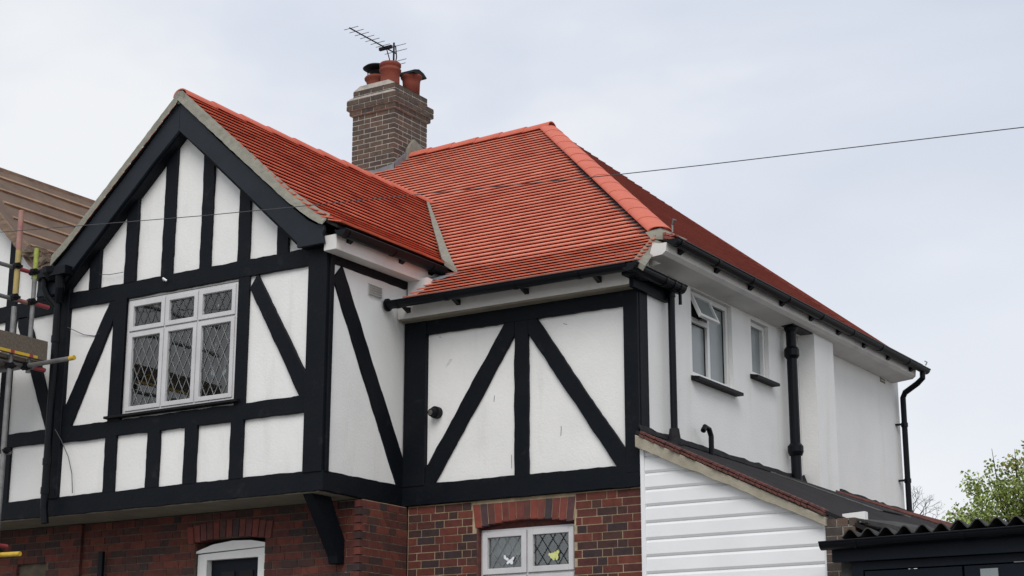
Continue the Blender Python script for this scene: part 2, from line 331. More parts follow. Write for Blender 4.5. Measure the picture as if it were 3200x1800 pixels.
# door
dr = part('front_door', MB().box((-4.58, -.58, 1.3), (-3.93, -.53, 3.40)), M['navy'], house, 'dark front door with arched white frame')
part('door_frame', MB().prism([(-4.71, 1.3), (-4.59, 1.3), (-4.59, 3.40), (-3.92, 3.40), (-3.92, 1.3), (-3.81, 1.3), (-3.81, 3.49), (-4.71, 3.46)], 1, -.645, -.56), M['white'], dr)
part('door_hood', MB().prism([(-4.73, 3.47), (-3.80, 3.495), (-3.80, 3.53), (-4.0, 3.565), (-4.24, 3.575), (-4.5, 3.55), (-4.73, 3.49)], 1, -.665, -.56), M['white'], dr)
for x in (-4.44, -4.20): part('door_panel', MB().box((x, -.592, 2.3), (x + .17, -.581, 3.28)), M['dark'], dr)
# dark interior core keeps daylight out of the house body
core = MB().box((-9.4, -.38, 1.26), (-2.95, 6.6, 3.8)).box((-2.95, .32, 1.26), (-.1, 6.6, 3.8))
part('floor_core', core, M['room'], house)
# jetty soffit
part('jetty_soffit', MB().box((-9.4, YG + .02, 3.875), (-2.70, -.30, 3.90)), M['soffit'], house, 'cream soffit under the overhanging storey')

# ---- upper walls
wall = MB()
# gable front wall with window hole (x -5.27..-3.78, z 4.85..6.05)
yp0, yp1 = YG + .035, YG + .2
wall.box((-6.32, yp0, 3.9), (-5.285, yp1, 6.2)); wall.box((-3.775, yp0, 3.9), (XG - .02, yp1, 6.2)); wall.box((-5.285, yp0, 3.9), (-3.775, yp1, 4.84)); wall.box((-5.285, yp0, 6.06), (-3.775, yp1, 6.2))
wall.prism([(-6.32, 6.2), (XG - .02, 6.2), (XG - .02, 6.33), (-3.15, 6.66), (-4.555, 7.92), (-5.96, 6.66), (-6.32, 6.4)], 1, yp0, yp1)
part('front_gable_wall', wall, M['render'], house, 'white rendered gable wall between black timbers')
part('gable_side_wall', MB().box((XG - .25, YG + .06, 3.9), (XG - .012, .033, 6.34)), M['render'], house, 'white rendered return wall with a louvred vent')
part('small_front_wall', MB().box((-2.64, .034, 3.9), (-.02, .22, 5.85)), M['render'], house, 'white rendered front panel with two slanting braces')
side = MB()
# side wall: plane x=0, windows 1: y1.15-2.04 z5.11-5.965 ; 2: y2.54-2.96, z5.39-5.945
def holewall(mb, y0, y1, z0, z1, holes):
    yy = y0
    for (a, b, c, d) in holes:
        mb.box((-.24, yy, z0), (0, a, z1)); mb.box((-.24, a, z0), (0, b, c)); mb.box((-.24, a, d), (0, b, z1)); yy = b
    mb.box((-.24, yy, z0), (0, y1, z1))
holewall(side, .035, 6.93, 1.25, 6.10, [(1.13, 2.06, 5.10, 5.985), (2.53, 2.97, 5.36, 5.955)])
side.box((-.24, -.02, 5.72), (-.004, .05, 6.02))
part('side_wall', side, M['render_side'], house, 'plain off-white rendered flank wall with two small windows')
part('rear_wall', MB().box((-9.4, 6.72, 1.25), (-.25, 6.94, 6.08)), M['render_side'], house)
but = part('chimney_breast', MB().box((.003, 3.76, 4.2), (.20, 4.30, 6.02)), M['render_side'], house, 'shallow rendered projection beside the soil pipe')
part('sloping_cap', MB().prism([(0.003, 6.02), (.22, 6.02), (.22, 6.05), (.003, 6.10)], 1, 3.74, 4.32), M['lead'], but)
# attic core so no light leaks below the roof
part('upper_core', MB().box((-9.3, .3, 3.9), (-.30, 6.7, 4.6)).box((-6.2, -.95, 3.91), (-2.92, .3, 4.6)), M['room'], house)

# ---- timbers (each a part; depth differs slightly so faces never coincide)
TK = [0]
def timber(poly, ax, front, edges=(), label=None, th=.03, sgn=1, name='timber'):
    TK[0] += 1; f = front - sgn * .0013 * (TK[0] % 9)
    b = MB().prism(ragged(poly, edges), ax, f, front + sgn * th)
    return bev(part(name, b, M['timber'], house, label), .004, 1)
def rect(x0, x1, z0, z1, x0t=None, x1t=None): return [(x0, z0), (x1, z0), (x1t if x1t is not None else x1, z1), (x0t if x0t is not None else x0, z1)]
G = YG
timber(rect(-9.4, XG + .0, 3.885, 4.078), 1, G, (0, 2), 'long black beam along the foot of the front gable', th=.06, name='beam')
timber(rect(-6.12, XG - .07, 6.075, 6.25), 1, G, (0, 2), 'black cross beam above the gable window', th=.05, name='beam')
timber(rect(-6.13, -2.88, 4.64, 4.803), 1, G, (0, 2), 'black sill rail under the gable window', th=.05, name='beam')
timber(rect(-6.29, -6.115, 4.06, 6.40), 1, G - .012, (), 'black post between the two houses', th=.06, name='corner_post')
timber(rect(-2.88, XG - .004, 4.06, 6.27), 1, G - .008, (), 'black corner post of the gable', th=.07, name='corner_post')
timber([(G + .028, 4.06), (-1.188, 4.06), (-1.178, 6.24), (G + .028, 6.24)], 0, XG + .008, (), th=.07, sgn=-1, name='corner_post')
for a, b, z1 in ((-5.85, -5.70, 6.79), (-5.345, -5.19, 7.26), (-4.833, -4.675, 7.70), (-4.31, -4.16, 7.62), (-3.805, -3.655, 7.10), (-3.294, -3.15, 6.61)):
    timber(rect(a, b, 6.24, z1), 1, G + .002, (1, 3), name='stud')
for a, b in ((-5.476, -5.322), (-4.892, -4.726), (-4.39, -4.23), (-3.794, -3.635)):
    timber(rect(a, b, 4.07, 4.65), 1, G + .002, (1, 3), name='stud')
timber(rect(-5.46, -5.285, 4.79, 6.09), 1, G + .002, (), name='stud'); timber(rect(-3.775, -3.633, 4.79, 6.09), 1, G + .002, (), name='stud')
timber([(-6.12, 4.80), (-6.0, 4.80), (-5.455, 5.90), (-5.455, 6.08), (-5.53, 6.08), (-6.12, 4.98)], 1, G + .004, (1, 4), name='brace')
timber([(-3.625, 5.95), (-3.53, 6.085), (-2.875, 5.0), (-2.875, 4.80), (-2.955, 4.80)], 1, G + .004, (1, 4), name='brace')
# gable side
timber([(G + .01, 3.885), (-.0, 3.885), (-.0, 4.075), (G + .01, 4.075)], 0, XG, (0, 2), 'black beam along the foot of the gable return', th=.05, sgn=-1, name='beam')
timber([(-1.19, 6.08), (.0, 6.08), (.17, 6.20), (-1.19, 6.26)], 0, XG - .002, (0,), th=.02, sgn=-1, name='beam')
timber([(-1.19, 5.93), (-1.05, 6.09), (.012, 4.32), (.012, 4.06), (-.095, 4.06)], 0, XG, (1, 4), name='brace', th=.03, sgn=-1)
# small front
timber(rect(-2.655, .0, 3.872, 4.078), 1, .0, (0, 2), 'black beam above the brick wall and arched window', th=.06, name='beam')
timber(rect(-2.62, .0, 5.575, 5.74), 1, .002, (0,), 'black top beam under the white eaves board', th=.05, name='beam')
timber(rect(-2.645, -2.38, 4.06, 5.73), 1, -.006, (), 'broad black post in the inner corner', th=.06, name='corner_post')
timber(rect(-.142, .006, 4.0, 5.73), 1, -.010, (), 'black corner post by the downpipe', th=.04, name='corner_post')
timber([(.03, 4.3), (.19, 4.3), (.19, 5.73), (.03, 5.73)], 0, .012, (), th=.04, sgn=-1, name='corner_post')
timber(rect(-1.348, -1.19, 4.06, 5.59), 1, .002, (1, 3), name='stud')
timber([(-2.385, 4.225), (-2.385, 4.07), (-2.275, 4.07), (-1.35, 5.44), (-1.35, 5.585), (-1.46, 5.585)], 1, .004, (2, 5), name='brace')
timber([(-1.19, 5.44), (-1.19, 5.585), (-1.10, 5.585), (-.138, 4.21), (-.138, 4.07), (-.24, 4.07)], 1, .004, (2, 5), name='brace')
# hairline cracks and a smudge on the front panels
for (x0, z0, x1, z1) in ((-1.595, 4.881, -1.600, 4.818), (-.844, 4.51, -.850, 4.416), (-1.398, 4.285, -1.396, 4.154), (-.815, 5.496, -.771, 5.482), (-2.26, 5.545, -2.23, 5.540)):
    part('plaster_crack', MB().prism([(x0 - .003, z0), (x0 + .003, z0), ((x0 + x1) / 2 + .005, (z0 + z1) / 2), (x1 + .003, z1), (x1 - .003, z1), ((x0 + x1) / 2 - .003, (z0 + z1) / 2)] if abs(x1 - x0) < .02 else [(x0, z0 - .003), (x1, z1 - .003), (x1, z1 + .003), (x0, z0 + .003)], 1, .0325, .040), M['scuff'], house)
part('smudge', MB().prism([(-2.12, 5.31), (-2.09, 5.30), (-2.11, 5.27), (-2.15, 5.235), (-2.175, 5.225), (-2.16, 5.25)], 1, .0328, .040), M['scuff_pale'], house)
# knee bracket
bev(part('jetty_bracket', MB().prism([(-1.22, 3.884), (-.93, 3.884), (-.70, 3.50), (-.70, 3.26), (-.80, 3.26), (-.82, 3.33)], 0, -2.92, -2.81), M['timber'], house, 'black knee bracket under the gable corner'), .006)
# eyelet, vents
part('cable_eyelet', MB().tube([(-4.76, G - .02, 6.19), (-4.74, G - .05, 6.20), (-4.71, G - .03, 6.175)], .012, 6), M['sticker_w'], house)
def louvre(name, label, c, w, h, nd, mtl, n=5):
    nx = abs(nd[0]) > .5; x, y, z = c
    base = MB(); d = .02
    base.box((x, y - w / 2, z - h / 2), (x + .008, y + w / 2, z + h / 2)) if nx else base.box((x - w / 2, y - .008, z - h / 2), (x + w / 2, y, z + h / 2))
    o = part(name, base, M['fascia'] if mtl != 'render_side' else M['conc'], house, label)
    for i in range(n):
        zz = z - h / 2 + h * (i + .5) / n; b = MB()
        if nx: b.prism([(x + .006, zz + h / n * .40), (x + .008 + d, zz - h / n * .15), (x + .008 + d, zz - h / n * .30), (x + .006, zz + h / n * .2)], 1, y - w / 2, y + w / 2)
        part('slat', b, M[mtl], o)
    return o
louvre('air_vent', 'white louvred vent on the gable return', (XG - .008, -.51, 5.955), .215, .115, (1, 0, 0), 'vent')
louvre('air_vent', 'small render coloured air brick near the eaves corner', (.0, .74, 6.105 - .06), .20, .10, (1, 0, 0), 'render_side', 4)
louvre('air_vent', 'small air brick near the rear end of the flank wall', (.0, 6.38, 5.99), .16, .10, (1, 0, 0), 'render_side', 3)
kn = part('wall_spotlight', MB().tube([(-2.258, .03, 4.775), (-2.258, -.03, 4.775)], .06, 16).tube([(-2.262, -.03, 4.772), (-2.270, -.075, 4.765)], [.047, .040], 16), M['iron'], house, 'small round black outlet on the white panel')
part('lens', MB().tube([(-2.270, -.076, 4.765), (-2.271, -.081, 4.765)], .028, 14), M['steel'], kn)

# ================================================================== ROOFS
Fp = [(-.35, 5.855), (.53, 6.35), (3.08, 8.13), (5.20, 9.695)]
Gp = [(-2.43, 6.375), (-2.72, 6.53), (-3.05, 6.775), (-4.56, 8.13)]
def interp(P, t):
    P = sorted(P)
    if t <= P[0][0]: a, b = P[0], P[1]
    elif t >= P[-1][0]: a, b = P[-2], P[-1]
    else:
        for a, b in zip(P, P[1:]):
            if a[0] <= t <= b[0]: break
    return a[1] + (b[1] - a[1]) * (t - a[0]) / (b[0] - a[0])
Fz = lambda y: interp(Fp, y)
Gz = lambda x: interp(Gp, x)
APEX = (-4.07, 5.20); HFOOT = (-.06, .62); VB = (-2.36, .43); VT = (-4.60, 3.10)
def clip(poly, a, b):
    """keep the part of poly left of the directed line a->b"""
    o = []; n = len(poly)
    def sd_(p): return (b[0] - a[0]) * (p[1] - a[1]) - (b[1] - a[1]) * (p[0] - a[0])
    for i in range(n):
        p, q = poly[i], poly[(i + 1) % n]; sp, sq = sd_(p), sd_(q)
        if sp >= 0: o.append(p)
        if sp * sq < 0:
            t = sp / (sp - sq); o.append((p[0] + (q[0] - p[0]) * t, p[1] + (q[1] - p[1]) * t))
    return o
TILEMESH = {}
TW = .165; TTH = .012; GAP = .0135
def tile_mb(poly, Lt, raise_, tint, th=TTH):
    """a tile from plan polygon poly (u across, v up the slope); tail raised by raise_, cambered."""
    b = MB(); b.tint = tint; n = len(poly)
    def h(u, v): return raise_ * (1 - v / Lt) - .006 * (v / Lt - .5) ** 2 * 0 - .0035 * (2 * u / TW) ** 2
    top = [(u, v, h(u, v) + th) for u, v in poly]; bot = [(u, v, h(u, v)) for u, v in poly]
    b.add(top + bot, [tuple(range(n)), tuple(range(n, 2 * n))[::-1]] + [((i + 1) % n, i, i + n, (i + 1) % n + n) for i in range(n)])
    return b
def tile_roof(parent, prof, to3, sdir, hdir, gauge, smin, smax, clips, matkey, nmax=300, over=.045, tailgap=GAP):
    """prof: list (h,z) from eave up. to3(s,h,z)->Vector. clips(h)-> list of plan half-planes ((s,h),(s,h)). The nmax tiles nearest the camera are objects."""
    Lt = gauge + over; raise_ = (TTH + tailgap) / (gauge / Lt)
    g_ = worg(parent); seglen = [math.hypot(b[0] - a[0], b[1] - a[1]) for a, b in zip(prof, prof[1:])]; tot = sum(seglen); tiles = []
    d = 0.; ci = 0
    campos = cam.matrix_world.translation
    while d < tot - .02:
        dd = d; k = 0
        while k < len(seglen) - 1 and dd > seglen[k]: dd -= seglen[k]; k += 1
        a, b = prof[k], prof[k + 1]; f = dd / seglen[k]; h = a[0] + (b[0] - a[0]) * f; z = a[1] + (b[1] - a[1]) * f
        # tangent from this tail to the tail gauge ahead
        d2 = min(d + gauge, tot - 1e-4); k2 = 0; e2 = d2
        while k2 < len(seglen) - 1 and e2 > seglen[k2]: e2 -= seglen[k2]; k2 += 1
        a2, b2 = prof[k2], prof[k2 + 1]; f2 = e2 / seglen[k2]; h2 = a2[0] + (b2[0] - a2[0]) * f2; z2 = a2[1] + (b2[1] - a2[1]) * f2
        tl = math.hypot(h2 - h, z2 - z); ch, cz = (h2 - h) / tl, (z2 - z) / tl
        s = smin - (TW / 2 if ci % 2 else 0)
        L_ = min(Lt, (tot - d))
        while s < smax:
            sc0 = s + TW / 2; w = TW / 2 - .0015
            poly = [(-w, 0), (w, 0), (w, L_), (-w, L_)]; full = L_ == Lt
            pl = [(sc0 + u, h + v * ch) for u, v in poly]
            for (p, q) in clips(h + .3 * Lt * ch):
                n0 = len(pl); c_ = clip(pl, p, q)
                if c_ != pl: full = False
                pl = c_
                if len(pl) < 3: break
            if len(pl) >= 3:
                pj = [((x - sc0), (y - h) / ch) for x, y in pl]
                ar = abs(sum(pj[i][0] * pj[(i + 1) % len(pj)][1] - pj[(i + 1) % len(pj)][0] * pj[i][1] for i in range(len(pj)))) / 2
                if ar > .0008:
                    area = sum(pj[i][0] * pj[(i + 1) % len(pj)][1] - pj[(i + 1) % len(pj)][0] * pj[i][1] for i in range(len(pj)))
                    if area < 0: pj = pj[::-1]
                    tiles.append((to3(sc0, h, z), (ch, cz), pj, full))
            s += TW
        d += gauge; ci += 1
    tiles.sort(key=lambda t: (t[0] - campos).length)
    S = to3(1, 0, 0) - to3(0, 0, 0); H = to3(0, 1, 0) - to3(0, 0, 0)
    stuff = MB(); n = 0
    for pos, (ch, cz), pj, full in tiles:
        V = H * ch + Vector((0, 0, cz)); Nn = S.cross(V)
        flip = Nn.z < 0
        if flip: Nn = -Nn
        rot = Matrix((S, V, Nn)).transposed()
        jit = Matrix.Rotation(U(-.004, .004), 3, 'Z') @ Matrix.Rotation(U(-.004, .006), 3, 'X') @ Matrix.Rotation(U(-.004, .004), 3, 'Y')
        if n < nmax:
            i = random.randrange(8)
            if full and not flip:
                key = (matkey, gauge, i)
                if key not in TILEMESH: TILEMESH[key] = tile_mb(pj, Lt, raise_, i / 7).mesh('tile', M[matkey])
                me = TILEMESH[key]
            else:
                tb = tile_mb(pj, Lt, raise_, i / 7)
                if flip: tb.f = [f[::-1] for f in tb.f]
                me = tb.mesh('tile', M[matkey])
            o = bpy.data.objects.new('tile', me); COL.objects.link(o); o.parent = parent
            o.matrix_local = Matrix.Translation(pos - g_) @ (rot @ jit).to_4x4(); n += 1
        else:
            tb = tile_mb(pj, Lt, raise_, rnd()); mtx = rot @ jit; stuff.tint = tb.tint
            stuff.add([pos + mtx @ v for v in tb.v], [f[::-1] for f in tb.f] if flip else tb.f)
    if stuff.v: part('tiles', stuff, M[matkey], parent, kind='stuff')

# --- main front slope
deck = MB()
def sheet(mb, rows, th=.03):
    """rows: list of (left3, right3) going up; solid sheet hanging th below."""
    L0 = [Vector(a) for a, b in rows]; R0 = [Vector(b) for a, b in rows]; mb.ribbon(R0, L0, th)
def hipx(y):
    if y < HFOOT[1]: return HFOOT[0] + (HFOOT[1] - y) * .28
    return HFOOT[0] + (APEX[0] - HFOOT[0]) * (y - HFOOT[1]) / (APEX[1] - HFOOT[1])
def valx(y):
    if y < VB[1]: return -2.42
    if y < VT[1]: return VB[0] + (VT[0] - VB[0]) * (y - VB[1]) / (VT[1] - VB[1])
    return -8.0
rows = [((valx(y), y, Fz(y) - .004), (hipx(y), y, Fz(y) - .004)) for y in (-.30, 0, .42, .53, .62, 1.2, 2, 3.0, 3.08)] + [((-8.3, y, Fz(y) - .004), (hipx(y), y, Fz(y) - .004)) for y in (3.12, 4, 5.20)]
sheet(deck, rows[:9]); sheet(deck, rows[9:])
mainroof = part('main_roof', deck, M['felt'], house, 'orange clay tile slope running up to the ridge and hip')
def clips_main(h):
    c = []
    if h > .55: c.append((HFOOT, APEX))
    else: c.append(((hipx(-.35), -.35), (hipx(.62), .62)))
    if VB[1] <= h < VT[1]: c.append((VT, VB))
    elif h < VB[1]: c.append(((-2.42, 1), (-2.42, 0)))
    return c
tile_roof(mainroof, Fp, lambda s, h, z: Vector((s, h, z)), None, None, .134, -7.9, .4, clips_main, 'tile')
# --- gable right slope
deck = MB()
def valy(x): return VB[1] + (VT[1] - VB[1]) * (x - VB[0]) / (VT[0] - VB[0])
rws = [((x, -1.37, Gz(x) - .004), (x, max(valy(x), .38), Gz(x) - .004)) for x in (-2.47, -2.72, -3.05, -3.8, -4.56)]
sheet(deck, rws)
gabroof = part('gable_roof', deck, M['felt'], house, 'darker red clay tile slope behind the gable barge board')
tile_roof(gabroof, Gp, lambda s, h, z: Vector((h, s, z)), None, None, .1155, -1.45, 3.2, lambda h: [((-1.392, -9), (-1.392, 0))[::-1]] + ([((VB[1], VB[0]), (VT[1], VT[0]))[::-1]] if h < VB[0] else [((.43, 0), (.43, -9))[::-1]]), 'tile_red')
# --- gable left slope (seen only at its edge)
deck = MB(); mir = lambda x: -9.12 - x
sheet(deck, [((mir(x), -1.37, Gz(x) - .004), (mir(x), 3.6, Gz(x) - .004)) for x in (-2.80, -3.05, -3.8, -4.56)])
gl = part('gable_roof', deck, M['felt'], house, 'far slope of the gable roof meeting the stripped roof next door')
Gl = [(mir(x), z) for x, z in Gp][1:]
tile_roof(gl, Gl, lambda s, h, z: Vector((h, s, z)), None, None, .1155, -1.37, 3.4, lambda h: [((-1.35, -20), (-1.35, 0))[::-1]], 'tile_red', nmax=0)
# --- side (hip end) slope
AZ = Fz(5.20); FZ = Fz(.62); deck = MB(); EZ = 6.165; EX = .385; YR = 6.78
sideprof = lambda x: EZ + (EX - x) * (FZ - EZ) / (EX - HFOOT[0]) if x > HFOOT[0] else FZ + (HFOOT[0] - x) * (AZ - FZ) / (HFOOT[0] - APEX[0])
RY = lambda x: YR + (5.25 - YR) * (EX - x) / (EX - APEX[0])
FY = lambda x: .03 + (HFOOT[1] - .03) * (EX - x) / (EX - HFOOT[0]) if x > HFOOT[0] else HFOOT[1] + (APEX[1] - HFOOT[1]) * (x - HFOOT[0]) / (APEX[0] - HFOOT[0])
xsx = [.385, .16, -.06, -.8, -1.6, -2.4, -3.2, -4.05]
sheet(deck, [((x, RY(x), sideprof(x)), (x, FY(x), sideprof(x))) for x in xsx])
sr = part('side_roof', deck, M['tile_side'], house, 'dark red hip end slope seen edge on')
Sp = [(-x, sideprof(x)) for x in (.385, -.06, -4.05)]
def clips_side(h):
    c = []
    if h > .06: c.append(((HFOOT[1], .06), (APEX[1], 4.07)))
    else: c.append(((.03, -.385), (HFOOT[1], .06)))
    c.append(((5.25, 4.07), (YR, -.385))); return [(p, q) if True else (q, p) for p, q in [(b, a) for a, b in c]]
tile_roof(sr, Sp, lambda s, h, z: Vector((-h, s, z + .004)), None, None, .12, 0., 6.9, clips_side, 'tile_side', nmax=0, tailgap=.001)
# --- rear slope
deck = MB(); deck.ribbon([(-8.3, 5.2, AZ), (-8.3, YR, EZ)], [(-4.07, 5.22, AZ), (EX - .02, YR, EZ)], .03, Vector((0, -.9, .4)))
part('rear_roof', deck, M['tile_side'], house)
# --- ridge and hip tiles
def cap_tiles(parent, name, p0, p1, n, r, matname, drop=.6, jitter=.003, lap=.03, smooth=True, width=1.0):
    p0, p1 = Vector(p0), Vector(p1); d = (p1 - p0).normalized(); sidev = d.cross(Vector((0, 0, 1))).normalized(); up = sidev.cross(d)
    for i in range(n):
        a = p0 + (p1 - p0) * (i / n); b_ = p0 + (p1 - p0) * ((i + 1) / n) + d * lap
        a = a + up * (.012 if name == 'ridge_tile' else .004) + up * U(-jitter, jitter); b = MB(); ring = []
        for q, rr in ((a, r), (b_ + up * .0, r * .995 - .003)):
            for rad in (rr, rr - .014):
                ring.append([q + sidev * (math.cos(t) * rad * width) + up * (math.sin(t) * rad * drop) for t in [math.pi * k_ / 10 for k_ in range(11)]])
        o1, i1, o2, i2 = ring; vs = o1 + i1 + o2 + i2; fs = []
        for k_ in range(10): fs += [(k_, k_ + 1, 22 + k_ + 1, 22 + k_), (11 + k_, 33 + k_, 33 + k_ + 1, 11 + k_ + 1), (k_, 11 + k_, 11 + k_ + 1, k_ + 1), (22 + k_, 22 + k_ + 1, 33 + k_ + 1, 33 + k_)]
        fs += [(0, 22, 33, 11), (10, 21, 43, 32)]
        b.add(vs, fs); part(name, b, M[matname], parent, smooth=False)
cap_tiles(mainroof, 'ridge_tile', (-4.02, 5.20, AZ - .02), (-6.40, 5.20, AZ - .02), 6, .115, 'hip', .85)
cap_tiles(gabroof, 'ridge_tile', (-4.56, -1.40, 8.105), (-4.56, 3.10, 8.105), 10, .10, 'hip', .85)
HB = Vector((HFOOT[0] + .03, HFOOT[1] - .05, FZ + .005)); HT = Vector((APEX[0] - .02, APEX[1], AZ + .005))
cap_tiles(mainroof, 'hip_tile', HB, HT, 14, .128, 'hip', .42, lap=.006, jitter=.0015)
# near-black strip along the front edge of the hip tiles, wider towards the foot
dv = (HT - HB).normalized(); sv = dv.cross(Vector((0, 0, 1))).normalized(); b = MB(); A_, B_ = [], []
for i in range(60):
    t = i / 59; p = HB + (HT - HB) * t; q = p + Vector((-.105 - .085 * (1 - t) - U(0, .03), -.0, 0)); q.z = Fz(q.y) + .034
    A_.append(p + Vector((0, 0, .03))); B_.append(q)
b.ribbon(A_, B_, .03); part('hip_strip', b, M['felt'], mainroof)
part('hip_core', MB().tube([HB + dv * .12 + Vector((0, 0, -.03)), HT + Vector((0, 0, -.03))], .075, 8), M['hip'], mainroof)
# cement cap at the hip foot and bent metal hip iron
fx = HB - dv * .0
b = MB(); b.add([HB + sv * .16 + Vector((0, 0, -.02)), HB - sv * .15 + Vector((0, 0, -.01)), HB + Vector((0, 0, .045)), HB - dv * .12 + sv * .24 + Vector((0, 0, -.04)), HB - dv * .13 - sv * .12 + Vector((0, 0, -.05)), HB - dv * .10 + Vector((0, 0, .0)), HB + Vector((0, 0, -.1))],
    [(0, 2, 5, 3), (2, 1, 4, 5), (5, 4, 3), (3, 4, 6), (0, 3, 6), (1, 6, 4), (0, 6, 1, 2)]); part('cement_fillet', b, M['cement'], mainroof)
ip = Vector((.20, .374, 6.33)); part('hip_iron', MB().tube([ip, ip + Vector((0, 0, .07)), ip + Vector((.03, -.01, .12))], [.008, .010, .022], 8), M['steel'], mainroof)
part('hip_iron', MB().tube([(.42, 6.80, 6.19), (.43, 6.83, 6.23), (.40, 6.83, 6.25)], .008, 6), M['steel'], sr)
# valley cement
b = MB(); A_, B_ = [], []
for i in range(40):
    t = i / 39; y = VT[1] + (VB[1] - .06 - VT[1]) * t; x = VT[0] + (VB[0] + .02 - VT[0]) * t; w = .020 + .034 * t + .02 * t ** 6 + U(-.003, .003)
    A_.append((x - w * .9, y - w * .5, max(Gz(x - w * .9), Fz(y)) + .066)); B_.append((x + w * .9, y + .0, Fz(y) + .070))
b.ribbon(B_, A_, .05); part('valley_cement', b, M['cement'], mainroof, 'pale cement strip along the valley')
part('lead_apron', MB().ribbon([(-2.52, .20, 6.235), (-2.44, .12, 6.19), (-2.33, .10, 6.165)], [(-2.50, .36, 6.29), (-2.36, .34, 6.275), (-2.20, .30, 6.27)], .008), M['lead'], mainroof)
# verge cement along the gable
b = MB(); A_, B_ = [], []; n = 50
for i in range(n):
    t = i / (n - 1); x = -4.56 + (-2.60 + 4.56) * t; z = Gz(x); A_.append((x, -1.425 + U(-.003, .003), z - .034 + U(-.004, .004))); B_.append((x + .01, -1.392 + .06 * t ** 3 + U(-.006, .006), z + .054 + .008 * t ** 2))
b.ribbon(A_, B_, .04, Vector((0, .4, .9))); part('verge_cement', b, M['cement'], gabroof, 'rough grey cement verge on the right of the gable')
b = MB(); A_, B_ = [], []
for i in range(n):
    t = i / (n - 1); x = -4.56 - 1.72 * t; z = Gz(-9.12 - x); A_.append((x, -1.425, z - .058 + U(-.004, .004))); B_.append((x - .01, -1.405, z + .045 + U(-.004, .004)))
b.ribbon(B_, A_, .04, Vector((0, .4, .9))); part('verge_cement', b, M['cement'], gl, 'rough grey cement verge on the left of the gable')
part('ridge_end_cement', MB().tube([(-4.56, -1.42, 8.095), (-4.56, -1.36, 8.095)], .072, 14), M['cement'], gabroof)
# verge cement right end of the main slope
b = MB(); A_, B_ = [], []
for i in range(16):
    t = i / 15; y = -.33 + .93 * t; x = hipx(y); z = Fz(y); A_.append((x - .045 + U(-.004, .004), y, z + .044)); B_.append((x + .055 * (1 - .3 * t), y + .02, z - .035 + .01 * t + U(-.004, .004)))
b.ribbon(A_, B_, .05, Vector((.5, 0, .85))); part('verge_cement', b, M['cement'], mainroof, 'beige cement verge beside the short return gutter')

# ---- barge boards
R_b = [(-4.55, 8.065), (-4.04, 7.56), (-3.49, 7.075), (-3.0, 6.645), (-2.80, 6.48), (-2.70, 6.425), (-2.615, 6.41), (-2.60, 6.36), (-2.625, 6.32), (-2.605, 6.225), (-2.93, 6.225), (-2.93, 6.275), (-3.19, 6.515), (-3.70, 6.98), (-4.20, 7.435), (-4.548, 7.73)]
bb = part('barge_board', MB().prism(R_b, 1, -1.405, -1.365), M['barge'], house, 'right barge board of the gable'); bev(bb, .005)
L_b = [(-9.105 - x, z) for x, z in R_b]; L_b = [p if i not in (6, 7, 8) else (p[0] + .0, p[1] + .06) for i, p in enumerate(L_b)]
bb = part('barge_board', MB().prism(L_b, 1, -1.400, -1.360), M['barge'], house, 'left barge board of the gable'); bev(bb, .005)
part('barge_soffit', MB().prism([(-4.555, 7.90), (-3.0, 6.50), (-2.66, 6.27), (-2.66, 6.22), (-2.93, 6.235), (-4.555, 7.72), (-6.18, 6.235), (-6.45, 6.25), (-6.11, 6.5)], 1, -1.362, YG + .03), M['timber'], house)

# ---- gable eaves on the right
sof = part('gable_fascia', MB().box((-2.64, -1.355, 6.16), (-2.49, .50, 6.31)), M['fascia'], house, 'pale boxed eaves board under the gable gutter'); bev(sof, .006)
part('cove', MB().prism([(-2.64, 5.88), (-2.64, 6.18), (-2.40, 6.18), (-2.42, 6.06), (-2.50, 5.94)], 1, .02, .30), M['render'], house, 'white plaster cove at the inner corner')
def gutter(name, p0, p1, r, label, brackets=(), endcaps=True, parent=None):
    parent = parent or house; p0, p1 = Vector(p0), Vector(p1); d = (p1 - p0).normalized(); s = d.cross(Vector((0, 0, 1))).normalized(); up = Vector((0, 0, 1))
    b = MB(); n = 10; ts = [math.pi + math.pi * k / n for k in range(n + 1)]
    o1 = [p0 + s * math.cos(t) * r + up * math.sin(t) * r for t in ts]; o2 = [v + (p1 - p0) for v in o1]; i1 = [p0 + s * math.cos(t) * (r - .006) + up * (math.sin(t) * (r - .006)) for t in ts]; i2 = [v + (p1 - p0) for v in i1]
    m_ = n + 1; fs = []
    for k in range(n): fs += [(k, k + 1, m_ + k + 1, m_ + k), (2 * m_ + k, 3 * m_ + k, 3 * m_ + k + 1, 2 * m_ + k + 1)]
    fs += [(0, m_, 3 * m_, 2 * m_), (n, 2 * m_ + n, 3 * m_ + n, m_ + n), tuple(range(m_))[::-1], tuple(range(m_, 2 * m_))]
    b.add(o1 + o2 + i1 + i2, fs)
    for q in (o1, o2): pass
    o = part(name, b, M['blackpl'], parent, label)
    # rim beads
    part('gutter_rim', MB().tube([p0 + s * r, p1 + s * r], .009, 6).tube([p0 - s * r, p1 - s * r], .009, 6), M['blackpl'], o)
    for t in brackets:
        c = p0 + d * t; bb_ = MB(); w = .018
        pts = [c + s * math.cos(a) * (r + .006) + up * math.sin(a) * (r + .006) for a in ts]
        bb_.ribbon([p - d * w for p in pts], [p + d * w for p in pts], .006, Vector((0, 0, -1))); part('gutter_bracket', bb_, M['blackpl'], o)
    return o
gutter('gutter', (-2.425, -1.38, 6.335), (-2.425, .34, 6.335), .062, 'black gutter along the gable eaves', (.1, .85, 1.5))
for y in (-1.20, -.35, .16):
    part('rafter_foot', MB().prism([(-2.49, 6.31), (-2.42, 6.30), (-2.49, 6.255)], 1, y, y + .07), M['blackpl'], house)
